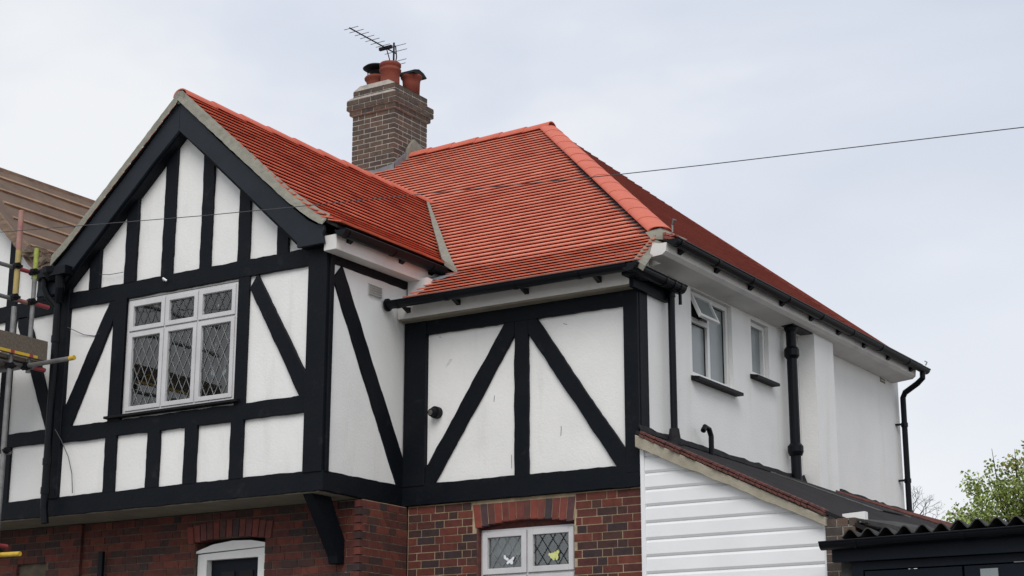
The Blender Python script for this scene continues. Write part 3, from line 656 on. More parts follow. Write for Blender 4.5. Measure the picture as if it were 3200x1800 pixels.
# small front eaves
bev(part('front_fascia', MB().box((-2.635, -.15, 5.735), (.005, .03, 5.86)), M['fascia'], house, 'pale boxed eaves board over the small front'), .006)
part('eaves_moulding', MB().box((-2.635, -.13, 5.718), (.004, .0, 5.7349)), M['soffit'], house)
gutter('gutter', (-2.62, -.335, 5.862), (.10, -.335, 5.862), .062, 'black gutter along the front eaves', (.12, .7, 1.5, 2.2))
part('gutter_end', MB().tube([(-2.635, -.335, 5.845), (-2.615, -.335, 5.845)], .066, 14), M['blackpl'], house)
for x in (-2.52, -1.92, -1.13, -.33):
    part('rafter_foot', MB().prism([(-.15, 5.84), (-.25, 5.825), (-.15, 5.785)], 0, x, x + .045), M['blackpl'], house)
# return gutter along the side with deep black fascia behind it
gutter('gutter', (.125, -.385, 5.862), (.125, .66, 5.862), .075, 'short black return gutter by the downpipe', (.65, .82, .95))
part('return_fascia', MB().box((.008, -.15, 5.70), (.05, .56, 5.87)), M['timber'], house)
part('return_soffit', MB().box((.008, -.30, 5.78), (.12, .0, 5.845)), M['timber'], house)
# side eaves: boxed white
bx = MB().prism([(.003, 5.995), (.26, 6.02), (.30, 6.05), (.31, 6.15), (.003, 6.24)], 1, .27, 6.75).prism([(.12, 6.008), (.26, 6.02), (.30, 6.05), (.31, 6.13), (.16, 6.13)], 1, .03, .268)
part('side_fascia', bx, M['fascia'], house, 'long off-white boxed eaves along the flank')
gutter('gutter', (.375, .03, 6.155), (.375, 6.93, 6.155), .058, 'long black gutter along the flank eaves', (.1, .9, 1.7, 2.6, 3.5, 4.4, 5.3, 6.2))
for i in range(9):
    y = .25 + i * .78; part('rafter_foot', MB().prism([(.31, 6.14), (.385, 6.12), (.31, 6.07)], 1, y, y + .07), M['blackpl'], house)
# downpipes
p = part('downpipe', MB().tube([(.09, .53, 5.80), (.09, .53, 4.40)], .034, 14), M['blackpl'], house, 'black downpipe beside the corner post', smooth=False)
part('pipe_collar', MB().tube([(.09, .53, 5.84), (.09, .53, 5.74)], .041, 14), M['blackpl'], p)
part('overflow_spout', MB().tube([(.14, .62, 5.80), (.14, .62, 5.68)], .017, 10), M['blackpl'], p)
p = part('soil_pipe', MB().tube([(.11, 3.33, 4.30), (.11, 3.33, 5.98)], .056, 16), M['blackpl'], house, 'thick black soil pipe with collars on the flank wall')
part('pipe_collar', MB().tube([(.11, 3.33, 5.66), (.11, 3.33, 5.69), (.11, 3.33, 5.76), (.11, 3.33, 5.79)], [.062, .082, .082, .062], 16), M['blackpl'], p)
part('pipe_collar', MB().tube([(.11, 3.33, 4.60), (.11, 3.33, 4.64), (.11, 3.33, 4.70), (.11, 3.33, 4.73)], [.07, .085, .085, .06], 16), M['blackpl'], p)
part('pipe_head', MB().tube([(.11, 3.33, 5.96), (.11, 3.33, 6.0), (.11, 3.33, 6.04)], [.064, .075, .075], 16).box((.01, 3.18, 6.0), (.2, 3.72, 6.035)), M['blackpl'], p)
p = part('downpipe', MB().tube([(.375, 6.80, 6.14), (.37, 6.80, 6.03), (.30, 6.80, 5.97), (.12, 6.84, 5.88), (.085, 6.85, 5.82), (.085, 6.85, 4.42), (.11, 6.82, 4.36)], .036, 12), M['blackpl'], house, 'black downpipe with a swan neck at the rear corner')
for z in (5.45, 4.75): part('pipe_collar', MB().tube([(.085, 6.85, z), (.085, 6.85, z + .05)], .044, 12).box((.0, 6.75, z + .01), (.08, 6.80, z + .03)), M['blackpl'], p)
# gable left hopper and pipes
h = part('rainwater_hopper', MB().tube([(-6.24, -1.40, 6.36), (-6.24, -1.40, 6.44), (-6.24, -1.40, 6.50)], [.07, .13, .14], 14).box((-6.48, -1.50, 6.40), (-5.98, -1.38, 6.49)), M['blackpl'], house, 'black gutter outlet between the two gables')
part('swan_neck', MB().tube([(-6.34, -1.44, 6.42), (-6.34, -1.44, 6.30), (-6.30, -1.42, 6.20), (-6.20, -1.37, 6.08)], .035, 12), M['blackpl'], h)
part('swan_neck', MB().tube([(-6.12, -1.44, 6.42), (-6.12, -1.42, 6.28), (-6.18, -1.37, 6.14)], .05, 12), M['blackpl'], h)
p = part('downpipe', MB().tube([(-6.19, -1.37, 6.16), (-6.19, -1.37, 3.95), (-6.17, -1.36, 3.80)], .04, 12), M['blackpl'], house, 'black downpipe on the post between the two houses')
for z in (5.7, 4.4, 4.1): part('pipe_collar', MB().tube([(-6.19, -1.37, z), (-6.19, -1.37, z + .07)], .047, 12), M['blackpl'], p)
part('porch_downpipe', MB().tube([(-5.93, -.78, 1.3), (-5.93, -.78, 3.55)], .035, 10), M['blackpl'], house, 'thin dark pipe in the porch shade')

# ================================================================== WINDOWS
def lattice(x0, x1, z0, z1, y, dx, dz, th=.005, off=0., wav=.0):
    b = MB(); seg = []
    n = int((x1 - x0) / dx) + int((z1 - z0) / dz) + 6
    for sg in (1, -1):
        for i in range(-n, n):
            # line: x = xc + sg*(z-z0)*dx/dz
            c = x0 + off + i * dx; pts = []
            za, zb = z0, z1
            sl = sg * dx / dz
            # clip x range
            t0, t1 = za, zb
            for bound, lo in ((x0, True), (x1, False)):
                zc = z0 + (bound - c) / sl
                if (sl > 0) == lo: t0 = max(t0, zc)
                else: t1 = min(t1, zc)
            if t1 - t0 > .01:
                k = max(1, int((t1 - t0) / .08)); P = []
                for j in range(k + 1):
                    z = t0 + (t1 - t0) * j / k; P.append((min(max(c + (z - z0) * sl + (U(-wav, wav) if 0 < j < k else 0), x0), x1), z))
                for (xa, z_a), (xb, z_b) in zip(P, P[1:]):
                    dxv, dzv = xb - xa, z_b - z_a; l = math.hypot(dxv, dzv)
                    if l < .004: continue
                    nx, nz = -dzv / l * th / 2, dxv / l * th / 2; yo = y - .0012 * (sg + 1)
                    b.add([(xa - nx, yo, z_a - nz), (xb - nx, yo, z_b - nz), (xb + nx, yo, z_b + nz), (xa + nx, yo, z_a + nz), (xa - nx, yo + .003, z_a - nz), (xb - nx, yo + .003, z_b - nz), (xb + nx, yo + .003, z_b + nz), (xa + nx, yo + .003, z_a + nz)],
                          [(0, 1, 2, 3), (7, 6, 5, 4), (0, 4, 5, 1), (2, 6, 7, 3)])
    return b
def frame_ring(mb, x0, x1, z0, z1, w, ya, yb):
    mb.box((x0, ya, z0), (x0 + w, yb, z1)); mb.box((x1 - w, ya, z0), (x1, yb, z1)); mb.box((x0 + w, ya, z0), (x1 - w, yb, z0 + w)); mb.box((x0 + w, ya, z1 - w), (x1 - w, yb, z1)); return mb
win = part('gable_window', frame_ring(MB(), -5.262, -3.788, 4.858, 6.045, .022, YG + .02, YG + .11).box((-4.757, YG + .02, 4.88), (-4.743, YG + .11, 6.02)).box((-4.309, YG + .02, 4.88), (-4.295, YG + .11, 6.02)).box((-5.24, YG + .024, 5.70), (-3.81, YG + .108, 5.712)), M['upvcgrey'], house, 'white framed six-light leaded window in the gable')
cols = [(-5.238, -4.759), (-4.741, -4.311), (-4.293, -3.812)]
for ci, (a, b_) in enumerate(cols):
    for rj, (z0, z1) in enumerate(((4.882, 5.696), (5.716, 6.022))):
        w = .047
        s = part('sash', frame_ring(MB(), a, b_, z0, z1, w, YG + .008, YG + .07), M['upvcgrey'], win); bev(s, .004, 1)
        part('pane', MB().box((a + w - .004, YG + .040, z0 + w - .004), (b_ - w + .004, YG + .044, z1 - w + .004)), M['glass'], win)
        part('lead_lattice', lattice(a + w, b_ - w, z0 + w, z1 - w, YG + .035, .105, .21, .0045, off=.02 + .03 * ci, wav=.0015), M['leading_dark'] if rj else M['leading'], win)
# things seen behind the gable window
b = MB()
def curtain(mb, x0, x1, z0, z1, y, amp=.02, waves=9, ragged_=.0):
    n = 60; top = []; bot = []
    for i in range(n + 1):
        t = i / n; x = x0 + (x1 - x0) * t; yy = y + amp * math.sin(t * waves * 2 * math.pi + math.sin(t * 9)); top.append((x, yy, z1)); bot.append((x, yy + .01, z0 + ragged_ * math.sin(t * 7 + 1) + U(-1, 1) * ragged_ * .15))
    mb.add(top + bot, [(i, i + 1, n + 1 + i + 1, n + 1 + i) for i in range(n)]); return mb
part('net_curtain', curtain(MB(), -4.80, -3.80, 5.33, 6.03, YG + .22, .012, 11, .03), M['curtain'], win)
part('net_curtain', curtain(MB(), -5.24, -4.98, 5.30, 6.03, YG + .21, .02, 3, .05), M['curtain'], win)
part('net_curtain', curtain(MB(), -4.93, -4.76, 5.36, 6.03, YG + .20, .02, 2, .04), M['curtain'], win)
part('sill_clutter', MB().tube([(-5.05, YG + .16, 4.90), (-5.0, YG + .15, 4.98), (-4.95, YG + .16, 5.02)], [.03, .025, .012], 8), M['sticker_y'], win)
b = MB(); random.seed(11)
for i in range(45):
    x = U(-4.72, -3.84); z = U(4.9, 5.25 + .12 * (x > -4.3)); y = YG + U(.12, .3); l = U(.05, .14); a = U(-1.2, 1.2)
    b.tube([(x, y, z), (x + l * math.cos(a) * .6, y + U(-.03, .03), z + l * abs(math.sin(a)) * .6), (x + l * math.cos(a), y, z + l * math.sin(a))], .006, 5)
part('trailing_houseplants', b, M['plant'], win)
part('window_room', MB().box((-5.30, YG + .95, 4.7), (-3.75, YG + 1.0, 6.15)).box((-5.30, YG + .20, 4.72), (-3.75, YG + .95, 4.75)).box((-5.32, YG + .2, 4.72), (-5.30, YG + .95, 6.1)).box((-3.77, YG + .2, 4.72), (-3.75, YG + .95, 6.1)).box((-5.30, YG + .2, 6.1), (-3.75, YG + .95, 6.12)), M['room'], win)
bev(part('window_sill', MB().prism([(YG - .055, 4.82), (YG - .055, 4.845), (YG + .06, 4.862), (YG + .06, 4.82)], 0, -5.47, -3.70), M['iron'], win), .003, 1)
# ground floor window
W3 = .075
win = part('ground_floor_window', frame_ring(MB(), -1.775, -.725, 2.50, 3.592, .022, W3 + .02, W3 + .11).box((-1.262, W3 + .02, 2.52), (-1.248, W3 + .11, 3.57)).box((-1.75, W3 + .022, 3.150), (-.75, W3 + .11, 3.165)), M['upvcgrey'], house, 'grey framed leaded window below the soldier arch')
for ci, (a, b_) in enumerate(((-1.753, -1.264), (-1.246, -.747))):
    for z0, z1 in ((3.168, 3.570), (2.523, 3.147)):
        w = .055
        s = part('sash', frame_ring(MB(), a, b_, z0, z1, w, W3, W3 + .07), M['upvcgrey'], win); bev(s, .004, 1)
        part('pane', MB().box((a + w - .004, W3 + .035, z0 + w - .004), (b_ - w + .004, W3 + .039, z1 - w + .004)), M['glass'], win)
        part('lead_lattice', lattice(a + w, b_ - w, z0 + w, z1 - w, W3 + .030, .115, .165, .0045, off=.03), M['leading'] if ci == 0 else M['iron'], win)
part('window_room', MB().box((-1.85, 1.0, 2.4), (-.65, 1.05, 3.8)).box((-1.85, .3, 3.72), (-.65, 1.0, 3.75)).box((-1.87, .3, 2.4), (-1.85, 1.0, 3.75)).box((-.65, .3, 2.4), (-.63, 1.0, 3.75)), M['room'], win)
part('net_curtain', curtain(MB(), -1.75, -1.28, 3.36, 3.62, .26, .01, 5), M['curtain'], win)
part('lampshade', MB().lathe((-1.10, .62, 3.22), [(.12, 0), (.25, .20), (.27, .36), (.14, .55)], 8), M['curtain'], win)
def sticker(parent, pts, y, mtl, label):
    b = MB()
    for cx, cz, rx, rz, rot in pts:
        P = []
        for k in range(10):
            t = 2 * math.pi * k / 10; u, v = rx * math.cos(t), rz * math.sin(t); P.append((cx + u * math.cos(rot) - v * math.sin(rot), cz + u * math.sin(rot) + v * math.cos(rot)))
        b.prism(P, 1, y - .001 * len(b.v) / 20, y + .002)
    part('window_sticker', b, M[mtl], parent, label)
sticker(win, [(-1.512, 3.325, .014, .022, .3), (-1.487, 3.305, .016, .014, 0), (-1.458, 3.285, .026, .016, .5), (-1.43, 3.30, .034, .013, .9), (-1.437, 3.272, .018, .018, 0), (-1.478, 3.272, .012, .016, -.6)], W3 + .024, 'sticker_w', 'white winged sticker on the glass')
sticker(win, [(-1.02, 3.325, .013, .014, 0), (-.993, 3.312, .024, .028, .2), (-.955, 3.318, .030, .030, 0), (-.975, 3.285, .014, .018, .4), (-.938, 3.288, .014, .022, -.4), (-.928, 3.342, .014, .018, .7)], W3 + .024, 'sticker_y', 'yellow green sticker on the glass')
# flank windows (frames set back .07 in the reveal)
def fring(mb, y0, y1, z0, z1, w, xa, xb):
    mb.box((xa, y0, z0), (xb, y0 + w, z1)); mb.box((xa, y1 - w, z0), (xb, y1, z1)); mb.box((xa, y0 + w, z0), (xb, y1 - w, z0 + w)); mb.box((xa, y0 + w, z1 - w), (xb, y1 - w, z1)); return mb
win = part('flank_window', fring(MB(), 1.135, 2.055, 5.105, 5.98, .05, -.10, -.045).box((-.10, 1.575, 5.155), (-.047, 1.625, 5.93)).box((-.10, 1.185, 5.665), (-.047, 1.575, 5.715)), M['white'], house, 'white frosted window with its top light propped open')
part('pane', MB().box((-.09, 1.185, 5.155), (-.084, 1.575, 5.665)), M['frost'], win)
part('pane', MB().box((-.09, 1.625, 5.155), (-.084, 2.005, 5.93)), M['frost'], win)
part('gasket', fring(MB(), 1.183, 1.577, 5.153, 5.667, .010, -.084, -.075), M['iron'], win); part('gasket', fring(MB(), 1.623, 2.007, 5.153, 5.932, .010, -.084, -.075), M['iron'], win)
part('dark_opening', MB().box((-.235, 1.14, 5.70), (-.115, 2.05, 5.975)), M['dark'], win)
# open top light
hz = 5.95; an = math.radians(24); rt = Matrix.Rotation(-an, 4, 'Y'); b = fring(MB(), 1.175, 1.600, -.28, 0, .032, -.02, .012)
T4 = Matrix.Translation(Vector((-.035, 0, hz))) @ rt
def xf(mb): mb.v = [T4 @ v for v in mb.v]; return mb
fl = part('open_top_light', xf(b), M['white'], win)
part('pane', xf(MB().box((-.008, 1.195, -.24), (-.004, 1.565, -.03))), M['frost'], win)
part('window_stay', MB().tube([(-.05, 1.38, 5.71), (.05, 1.39, 5.71)], .008, 6), M['steel'], win)
part('window_sill', MB().prism([(-.05, 5.10), (.09, 5.075), (.09, 5.045), (-.05, 5.045)], 1, 1.09, 2.10), M['iron'], win)
win = part('flank_window', fring(MB(), 2.535, 2.965, 5.365, 5.95, .045, -.10, -.045), M['white'], house, 'narrow frosted window left of the soil pipe')
part('pane', MB().box((-.09, 2.58, 5.41), (-.084, 2.92, 5.905)), M['frost'], win)
part('window_sill', MB().prism([(-.05, 5.36), (.09, 5.335), (.09, 5.305), (-.05, 5.305)], 1, 2.47, 3.03), M['iron'], win)

# ================================================================== CHIMNEY
CX0, CX1, CY0, CY1 = -7.13, -6.385, 4.80, 5.60
ch = part('chimney', MB().box((CX0 + .005, CY0 + .005, 9.0), (CX1 - .005, CY1 - .005, 10.70)), M['mortar_grey'], house, 'brown brick chimney stack with corbelled top')
def ring_bricks(x0, x1, y0, y1, z0, nc, course, off=0):
    for c in range(nc):
        z = z0 + c * course; odd = (c + off) % 2
        for (P0, ud, nd, u0, u1) in (((0, y0, 0), (1, 0, 0), (0, -1, 0), x0, x1), ((x1, 0, 0), (0, 1, 0), (1, 0, 0), y0 + .0, y1)):
            bd = .1; g_ = worg(ch); udv, ndv = Vector(ud), Vector(nd); isx = ud[0] == 1
            u = u0; first = True
            ss = odd if isx else 1 - odd
            while u < u1 - .01:
                L_ = .108 if (first and ss) else .215
                if rnd() < .13: L_ = .108
                ue = min(u + L_, u1)
                if u1 - ue < .05: ue = u1
                a, b_ = u, ue - (.009 if ue < u1 else 0)
                if not isx and first: a = u + .001
                ctr = Vector(P0) + udv * ((a + b_) / 2) - ndv * (bd / 2 - U(-.002, .002) - (.0015 if isx else 0)) + Vector((0, 0, z + course / 2))
                o = bpy.data.objects.new('brick', unit_box('brick_chim', random.randrange(11))); COL.objects.link(o); o.parent = ch; o.location = ctr - g_
                if isx: o.scale = (b_ - a - .005, bd, course - .016)
                else: o.scale = (bd, b_ - a - .005, course - .016)
                u = ue; first = False
ring_bricks(CX0, CX1, CY0, CY1, 9.30, 14, .0745)
ring_bricks(CX0 - .035, CX1 + .035, CY0 - .035, CY1 + .035, 10.345, 1, .0745)
ring_bricks(CX0 - .07, CX1 + .06, CY0 - .06, CY1 + .08, 10.42, 2, .0745, 1)
ring_bricks(CX0 - .0, CX1 - .0, CY0 - .0, CY1 + .0, 10.575, 2, .0745)
part('corbel_core', MB().box((CX0 - .028, CY0 - .028, 10.345), (CX1 + .028, CY1 + .028, 10.42)).box((CX0 - .062, CY0 - .052, 10.421), (CX1 + .052, CY1 + .07, 10.571)).prism([(CX0 - .07, 10.571), (CX1 + .06, 10.571), (CX1 - .002, 10.60), (CX0 + .002, 10.60)], 1, CY0 - .06, CY1 + .08), M['mortar_grey'], ch)
part('flaunching', MB().prism([(CX0, 10.722), (CX1, 10.722), (CX1 - .12, 10.79), (CX0 + .12, 10.79)], 1, CY0, CY1), M['mortar_grey'], ch)
def pot(x, y, zt, label, r=.15, kind=0):
    z0 = 10.74; H = zt - z0
    if kind == 0: prof = [(r * .93, 0), (r * .88, H * .25), (r * .88, H * .62), (r * 1.0, H * .68), (r * 1.02, H * .74), (r * .90, H * .78), (r * .90, H * .84), (r * 1.0, H * .88), (r * 1.0, H * .97), (r * .93, H), (r * .75, H), (r * .72, H * .7)]
    else: prof = [(r * .82, 0), (r * .85, H * .6), (r * .90, H * .78), (r * 1.05, H * .86), (r * 1.08, H * .93), (r * .98, H), (r * .8, H), (r * .75, H * .7)]
    o = part('chimney_pot', MB().lathe((x, y, z0), prof, 24), M['pot'], ch, label, smooth=False); o.data.shade_smooth(); return o
pot(-7.02, 5.20, 11.06, 'squat terracotta pot under the round cowl', .165, 1)
part('chimney_cowl', MB().lathe((-7.02, 5.20, 11.15), [(.10, .0), (.17, .02), (.205, .045), (.17, .075), (.07, .095), (.01, .1)], 24).tube([(-7.13, 5.15, 11.0), (-7.14, 5.14, 11.18)], .008, 6).tube([(-6.90, 5.20, 11.0), (-6.89, 5.20, 11.18)], .008, 6).tube([(-7.02, 5.31, 11.0), (-7.02, 5.31, 11.18)], .008, 6), M['iron'], ch, 'black disc cowl on the left pot')
pot(-6.64, 5.02, 11.13, 'tall ribbed terracotta pot in the middle', .158, 0)
pot(-6.55, 5.42, 11.06, 'terracotta pot with a half-round hood', .15, 1)
part('pot_hood', MB().prism([(5.26, 11.04), (5.29, 11.09), (5.40, 11.125), (5.52, 11.10), (5.60, 11.05), (5.58, 11.03)], 0, -6.68, -6.40), M['iron'], ch, 'dark ridge hood on the right pot')
part('lead_flashing', MB().ribbon([(CX0, 4.765, 9.375), (-6.7, 4.765, 9.37), (CX1 + .03, 4.765, 9.40)], [(CX0, 4.785, 9.50), (-6.7, 4.785, 9.46), (CX1 + .03, 4.785, 9.50)], .012, Vector((0, -1, 0))).prism([(4.77, 9.33), (4.77, 9.50), (5.14, 9.80), (5.22, 9.72), (5.2, 9.64)], 0, CX1 + .002, CX1 + .03), M['lead'], ch)
part('cement_fillet', MB().prism([(5.05, 9.60), (5.08, 9.80), (5.22, 9.98), (5.45, 9.90), (5.50, 9.6)], 0, CX1 + .003, CX1 + .05), M['cement'], ch)
# aerial
ae = thing('tv_aerial', 'thin black television aerial pointing left above the chimney pots', 'aerial', (-6.73, 5.22, 10.8))
part('mast', MB().tube([(-6.73, 5.22, 10.7), (-6.73, 5.22, 11.55)], .014, 8), M['iron'], ae)
part('boom', MB().tube([(-6.73, 4.16, 11.40), (-6.73, 5.28, 11.40)], .010, 6), M['iron'], ae)
part('dipole_box', MB().box((-6.84, 5.0, 11.375), (-6.62, 5.04, 11.42)), M['iron'], ae)
for i in range(8):
    y = 4.20 + i * .125; part('element', MB().tube([(-6.73 - .125, y, 11.41), (-6.73 + .125, y, 11.41)], .0045, 5), M['iron'], ae)
for z, y in ((11.50, 5.24), (11.43, 5.27), (11.27, 5.26), (11.20, 5.24)): part('reflector_rod', MB().tube([(-6.73 - .2, y, z), (-6.73 + .2, y, z)], .0045, 5), M['iron'], ae)
part('reflector_frame', MB().tube([(-6.73, 5.26, 11.52), (-6.73, 5.29, 11.35), (-6.73, 5.25, 11.18)], .009, 6).tube([(-6.73, 5.05, 11.38), (-6.78, 5.18, 11.3), (-6.76, 5.2, 11.15)], .008, 6), M['iron'], ae)

# ================================================================== NEIGHBOUR HOUSE (left)
nb = thing('neighbouring_house', 'half-timbered house next door with its roof stripped to brown felt and battens', 'house', (-8.1, 3, 1.25))
part('front_gable_wall', MB().prism([(-9.9, 3.9), (-6.325, 3.9), (-6.325, 6.3), (-6.62, 6.62), (-8.05, 7.95), (-9.7, 6.45), (-9.9, 6.3)], 1, YG + .035, YG + .2), M['render'], nb, 'white rendered wall behind the scaffolding')
NT = [0]
def nt_(name, poly, edges=()):
    NT[0] += 1; bev(part(name, MB().prism(ragged(poly, edges), 1, YG + .002 - .0013 * (NT[0] % 6), YG + .034), M['timber'], nb), .004, 1)
nt_('beam', rect(-9.9, -6.30, 6.06, 6.235), (0, 2)); nt_('beam', rect(-9.9, -6.30, 4.66, 4.806), (0, 2))
nt_('stud', rect(-7.105, -6.96, 6.22, 7.05)); nt_('stud', rect(-6.63, -6.48, 6.22, 6.56)); nt_('stud', rect(-7.62, -7.47, 6.22, 7.5))
nt_('stud', rect(-7.02, -6.87, 4.06, 4.68)); nt_('brace', [(-6.36, 4.79), (-6.30, 4.79), (-6.30, 5.0), (-6.66, 5.9), (-6.76, 6.08), (-6.90, 6.08), (-6.90, 5.98)], (3, 6)); nt_('stud', rect(-7.10, -6.95, 4.79, 6.08))
part('brick_wall', MB().box((-9.9, -.72, 1.25), (-7.25, -.4, 3.866)).box((-6.80, -.72, 1.25), (-6.31, -.4, 3.866)).box((-7.25, -.72, 3.5), (-6.8, -.4, 3.866)), M['mortar_shaded'], nb)
bricks(bpy.data.objects['brick_wall.001'] if 'brick_wall.001' in bpy.data.objects else nb, (0, -.725, 0), (1, 0, 0), (0, -1, 0), -8.2, -6.30, 1.317, 3.867, holes=[(-7.25, -6.80, 1.2, 3.5)], zobj=3.0)
w = part('side_light_window', frame_ring(MB(), -7.23, -6.82, 2.4, 3.42, .05, -.66, -.60), M['white'], nb, 'small white window low at the left edge')
part('window_head', MB().prism([(-7.25, 3.42), (-6.80, 3.42), (-6.80, 3.47), (-7.0, 3.52), (-7.25, 3.50)], 1, -.68, -.6), M['white'], w); part('pane', MB().box((-7.18, -.63, 2.45), (-6.87, -.62, 3.37)), M['glass'], w)
# stripped roof: felt sheet + battens
NG = [(-6.33, 6.545), (-6.62, 6.70), (-7.0, 7.05), (-8.08, 8.13)]
felt = MB(); rows_ = []
for yy in [-1.38 + .24 * i for i in range(24)]: rows_.append(yy)
A2 = []
for i, (x, z) in enumerate([(-6.30, 6.53), (-6.45, 6.60), (-6.62, 6.71), (-6.8, 6.87), (-7.0, 7.06), (-7.3, 7.35), (-7.6, 7.65), (-7.85, 7.90), (-8.08, 8.13)]): A2.append((x, z))
vs = []; 
for (x, z) in A2:
    for yy in rows_: vs.append((x, yy, z + U(-.012, .008)))
nr = len(rows_); fs = [(i * nr + j, i * nr + j + 1, (i + 1) * nr + j + 1, (i + 1) * nr + j) for i in range(len(A2) - 1) for j in range(nr - 1)]
felt.add(vs, [f[::-1] for f in fs]); nr_ = part('stripped_roof', felt, M['feltbrown'], nb, 'brown underlay of the stripped roof slope', smooth=False)
so = nr_.modifiers.new('s', 'SOLIDIFY'); so.thickness = .02; so.offset = -1
part('stripped_roof', MB().ribbon([(-8.10, -1.38, 8.11), (-8.10, 4, 8.11)], [(-9.85, -1.38, 6.45), (-9.85, 4, 6.45)], .02, Vector((-.7, 0, .7))), M['feltbrown'], nb)
for x, z, y0, y1 in ((-7.92, 7.99, -1.3, 4), (-7.68, 7.75, -1.3, 4), (-7.45, 7.52, -1.15, 4), (-7.22, 7.29, -1.2, 4), (-6.99, 7.07, -1.3, 4), (-6.78, 6.87, -1.3, 4), (-6.58, 6.69, -.9, 4)):
    part('batten', MB().prism([(x, z), (x + .034, z - .034), (x + .05, z - .014), (x + .016, z + .018)], 1, y0, y1), M['batten'], nr_)
part('loose_batten', MB().tube([(-7.40, .35, 7.50), (-7.20, .42, 7.36)], .014, 4), M['batten'], nr_)
part('ridge_board', MB().box((-8.14, -1.4, 8.08), (-8.05, 4, 8.17)), M['oldwood'], nr_)
part('old_barge_board', MB().prism(ragged([(-8.1, 7.98), (-7.17, 7.12), (-6.76, 6.73), (-6.45, 6.47), (-6.40, 6.52), (-6.34, 6.56), (-6.60, 6.74), (-7.0, 7.10), (-8.1, 8.16)], (1, 2, 3, 6), .008), 1, -1.40, -1.37), M['oldwood'], nb, 'bare weathered barge board of the stripped roof')
b = MB(); random.seed(5)
for i in range(46):
    x = U(-6.68, -6.34); y = U(-1.42, -.9); z = interp([(-6.30, 6.50), (-6.68, 6.77)], x) + U(0, .05); s = U(.02, .06)
    b.box((x - s, y - s * 1.4, z - s * .5), (x + s, y + s * 1.4, z + s * .5)); 
    for q in range(-8, 0): b.v[q] += Vector((U(-.015, .015), U(-.015, .015), U(-.02, .02)))
part('valley_rubble', b, M['rubble'], nb, 'heap of broken mortar and wood in the valley', kind='stuff')
part('torn_felt', MB().ribbon([(-6.72, -1.44, 6.72), (-6.60, -1.45, 6.60), (-6.48, -1.45, 6.51), (-6.34, -1.44, 6.46)], [(-6.70, -1.0, 6.80), (-6.56, -1.0, 6.68), (-6.44, -1.0, 6.60), (-6.32, -1.0, 6.53)], .01), M['feltbrown'], nb)

# ================================================================== SCAFFOLDING
sf = thing('scaffolding', 'tube scaffold with colour-banded poles in front of the house next door', 'scaffolding', (-6.15, -1.95, 1.25))
XS = -6.15
def pole(name, segs, r=.024, label=None):
    o = None
    for i, (a, b_, mk) in enumerate(segs):
        mb = MB().tube([a, b_], r + .0004 * i, 12)
        if o is None: o = part(name, mb, M[mk], sf, label)
        else: part('paint_band', mb, M[mk], o)
    return o
pole('standard', [((XS, -1.99, 1.25), (XS, -1.99, 5.95), 'steel'), ((XS, -1.99, 6.05), (XS, -1.99, 6.55), 'ochre'), ((XS, -1.99, 6.55), (XS, -1.99, 6.98), 'rusty')], .028, 'nearer upright pole, faded red and yellow at its top')
pole('standard', [((XS, -1.75, 5.30), (XS, -1.75, 6.30), 'steel'), ((XS, -1.75, 6.30), (XS, -1.75, 6.63), 'lime')], .024, 'shorter upright pole with lime green top')
pole('guard_rail', [((XS - .04, -3.6, 6.372), (XS - .04, -1.95, 6.372), 'steel'), ((XS - .04, -1.95, 6.372), (XS - .04, -1.76, 6.372), 'redpaint')], .022, 'upper rail with red end')
pole('guard_rail', [((XS - .04, -3.6, 6.04), (XS - .04, -1.95, 6.04), 'steel'), ((XS - .04, -1.95, 6.04), (XS - .04, -1.75, 6.04), 'rusty'), ((XS - .04, -1.70, 6.05), (XS - .04, -1.50, 6.05), 'redpaint')], .022, 'lower rail with red end')
pole('transom', [((XS - 1.6, -1.78, 5.352), (-5.52, -1.78, 5.372), 'steel'), ((-5.52, -1.78, 5.372), (-5.455, -1.78, 5.374), 'yellow')], .024, 'tube sticking out with a yellow cap')
pole('ledger', [((XS - .03, -3.6, 5.375), (XS - .03, -1.66, 5.375), 'steel'), ((XS - .03, -1.66, 5.375), (XS - .03, -1.50, 5.375), 'redpaint')], .023, 'ledger tube with red end below the boards')
pole('ledger', [((XS - .05, -3.6, 4.46), (XS - .05, -1.86, 4.46), 'steel')], .023, 'low ledger tube with a bare end')
pole('ledger', [((XS - .04, -3.6, 3.52), (XS - .04, -2.0, 3.52), 'steel'), ((XS - .04, -2.0, 3.52), (XS - .04, -1.82, 3.52), 'redpaint')], .023, 'lowest ledger tube with red end')
pole('transom', [((XS - 1.6, -2.0, 3.42), (XS + .0, -1.98, 3.42), 'steel'), ((XS - .0, -1.98, 3.42), (XS + .33, -1.975, 3.415), 'yellow')], .023, 'lowest transom with long yellow end')
pole('diagonal_brace', [((XS - .55, -2.06, 4.35), (XS + .06, -2.02, 3.42), 'rusty')], .022)
for x, y, z in ((XS, -1.77, 6.37), (XS, -1.77, 6.05), (XS, -2.0, 6.38), (XS, -2.0, 6.05), (XS, -1.77, 5.62), (XS, -1.78, 5.36), (XS, -1.99, 5.33), (XS, -1.98, 4.46), (XS, -1.99, 3.46)):
    part('coupler', MB().tube([(x - .045, y, z), (x + .035, y, z)], .036, 8).tube([(x, y, z - .028), (x, y, z + .028)], .036, 8).box((x + .02, y - .045, z - .012), (x + .045, y + .045, z + .012)), M['iron'], sf)
tb = part('toe_board', MB().box((XS + .022, -3.6, 5.45), (XS + .06, -1.56, 5.66)), M['plank'], sf, 'grey toe board with yellow tape along its foot'); bev(tb, .004, 1)
part('hazard_tape', MB().box((XS + .0615, -3.6, 5.452), (XS + .064, -1.69, 5.482)), M['yellow'], tb)
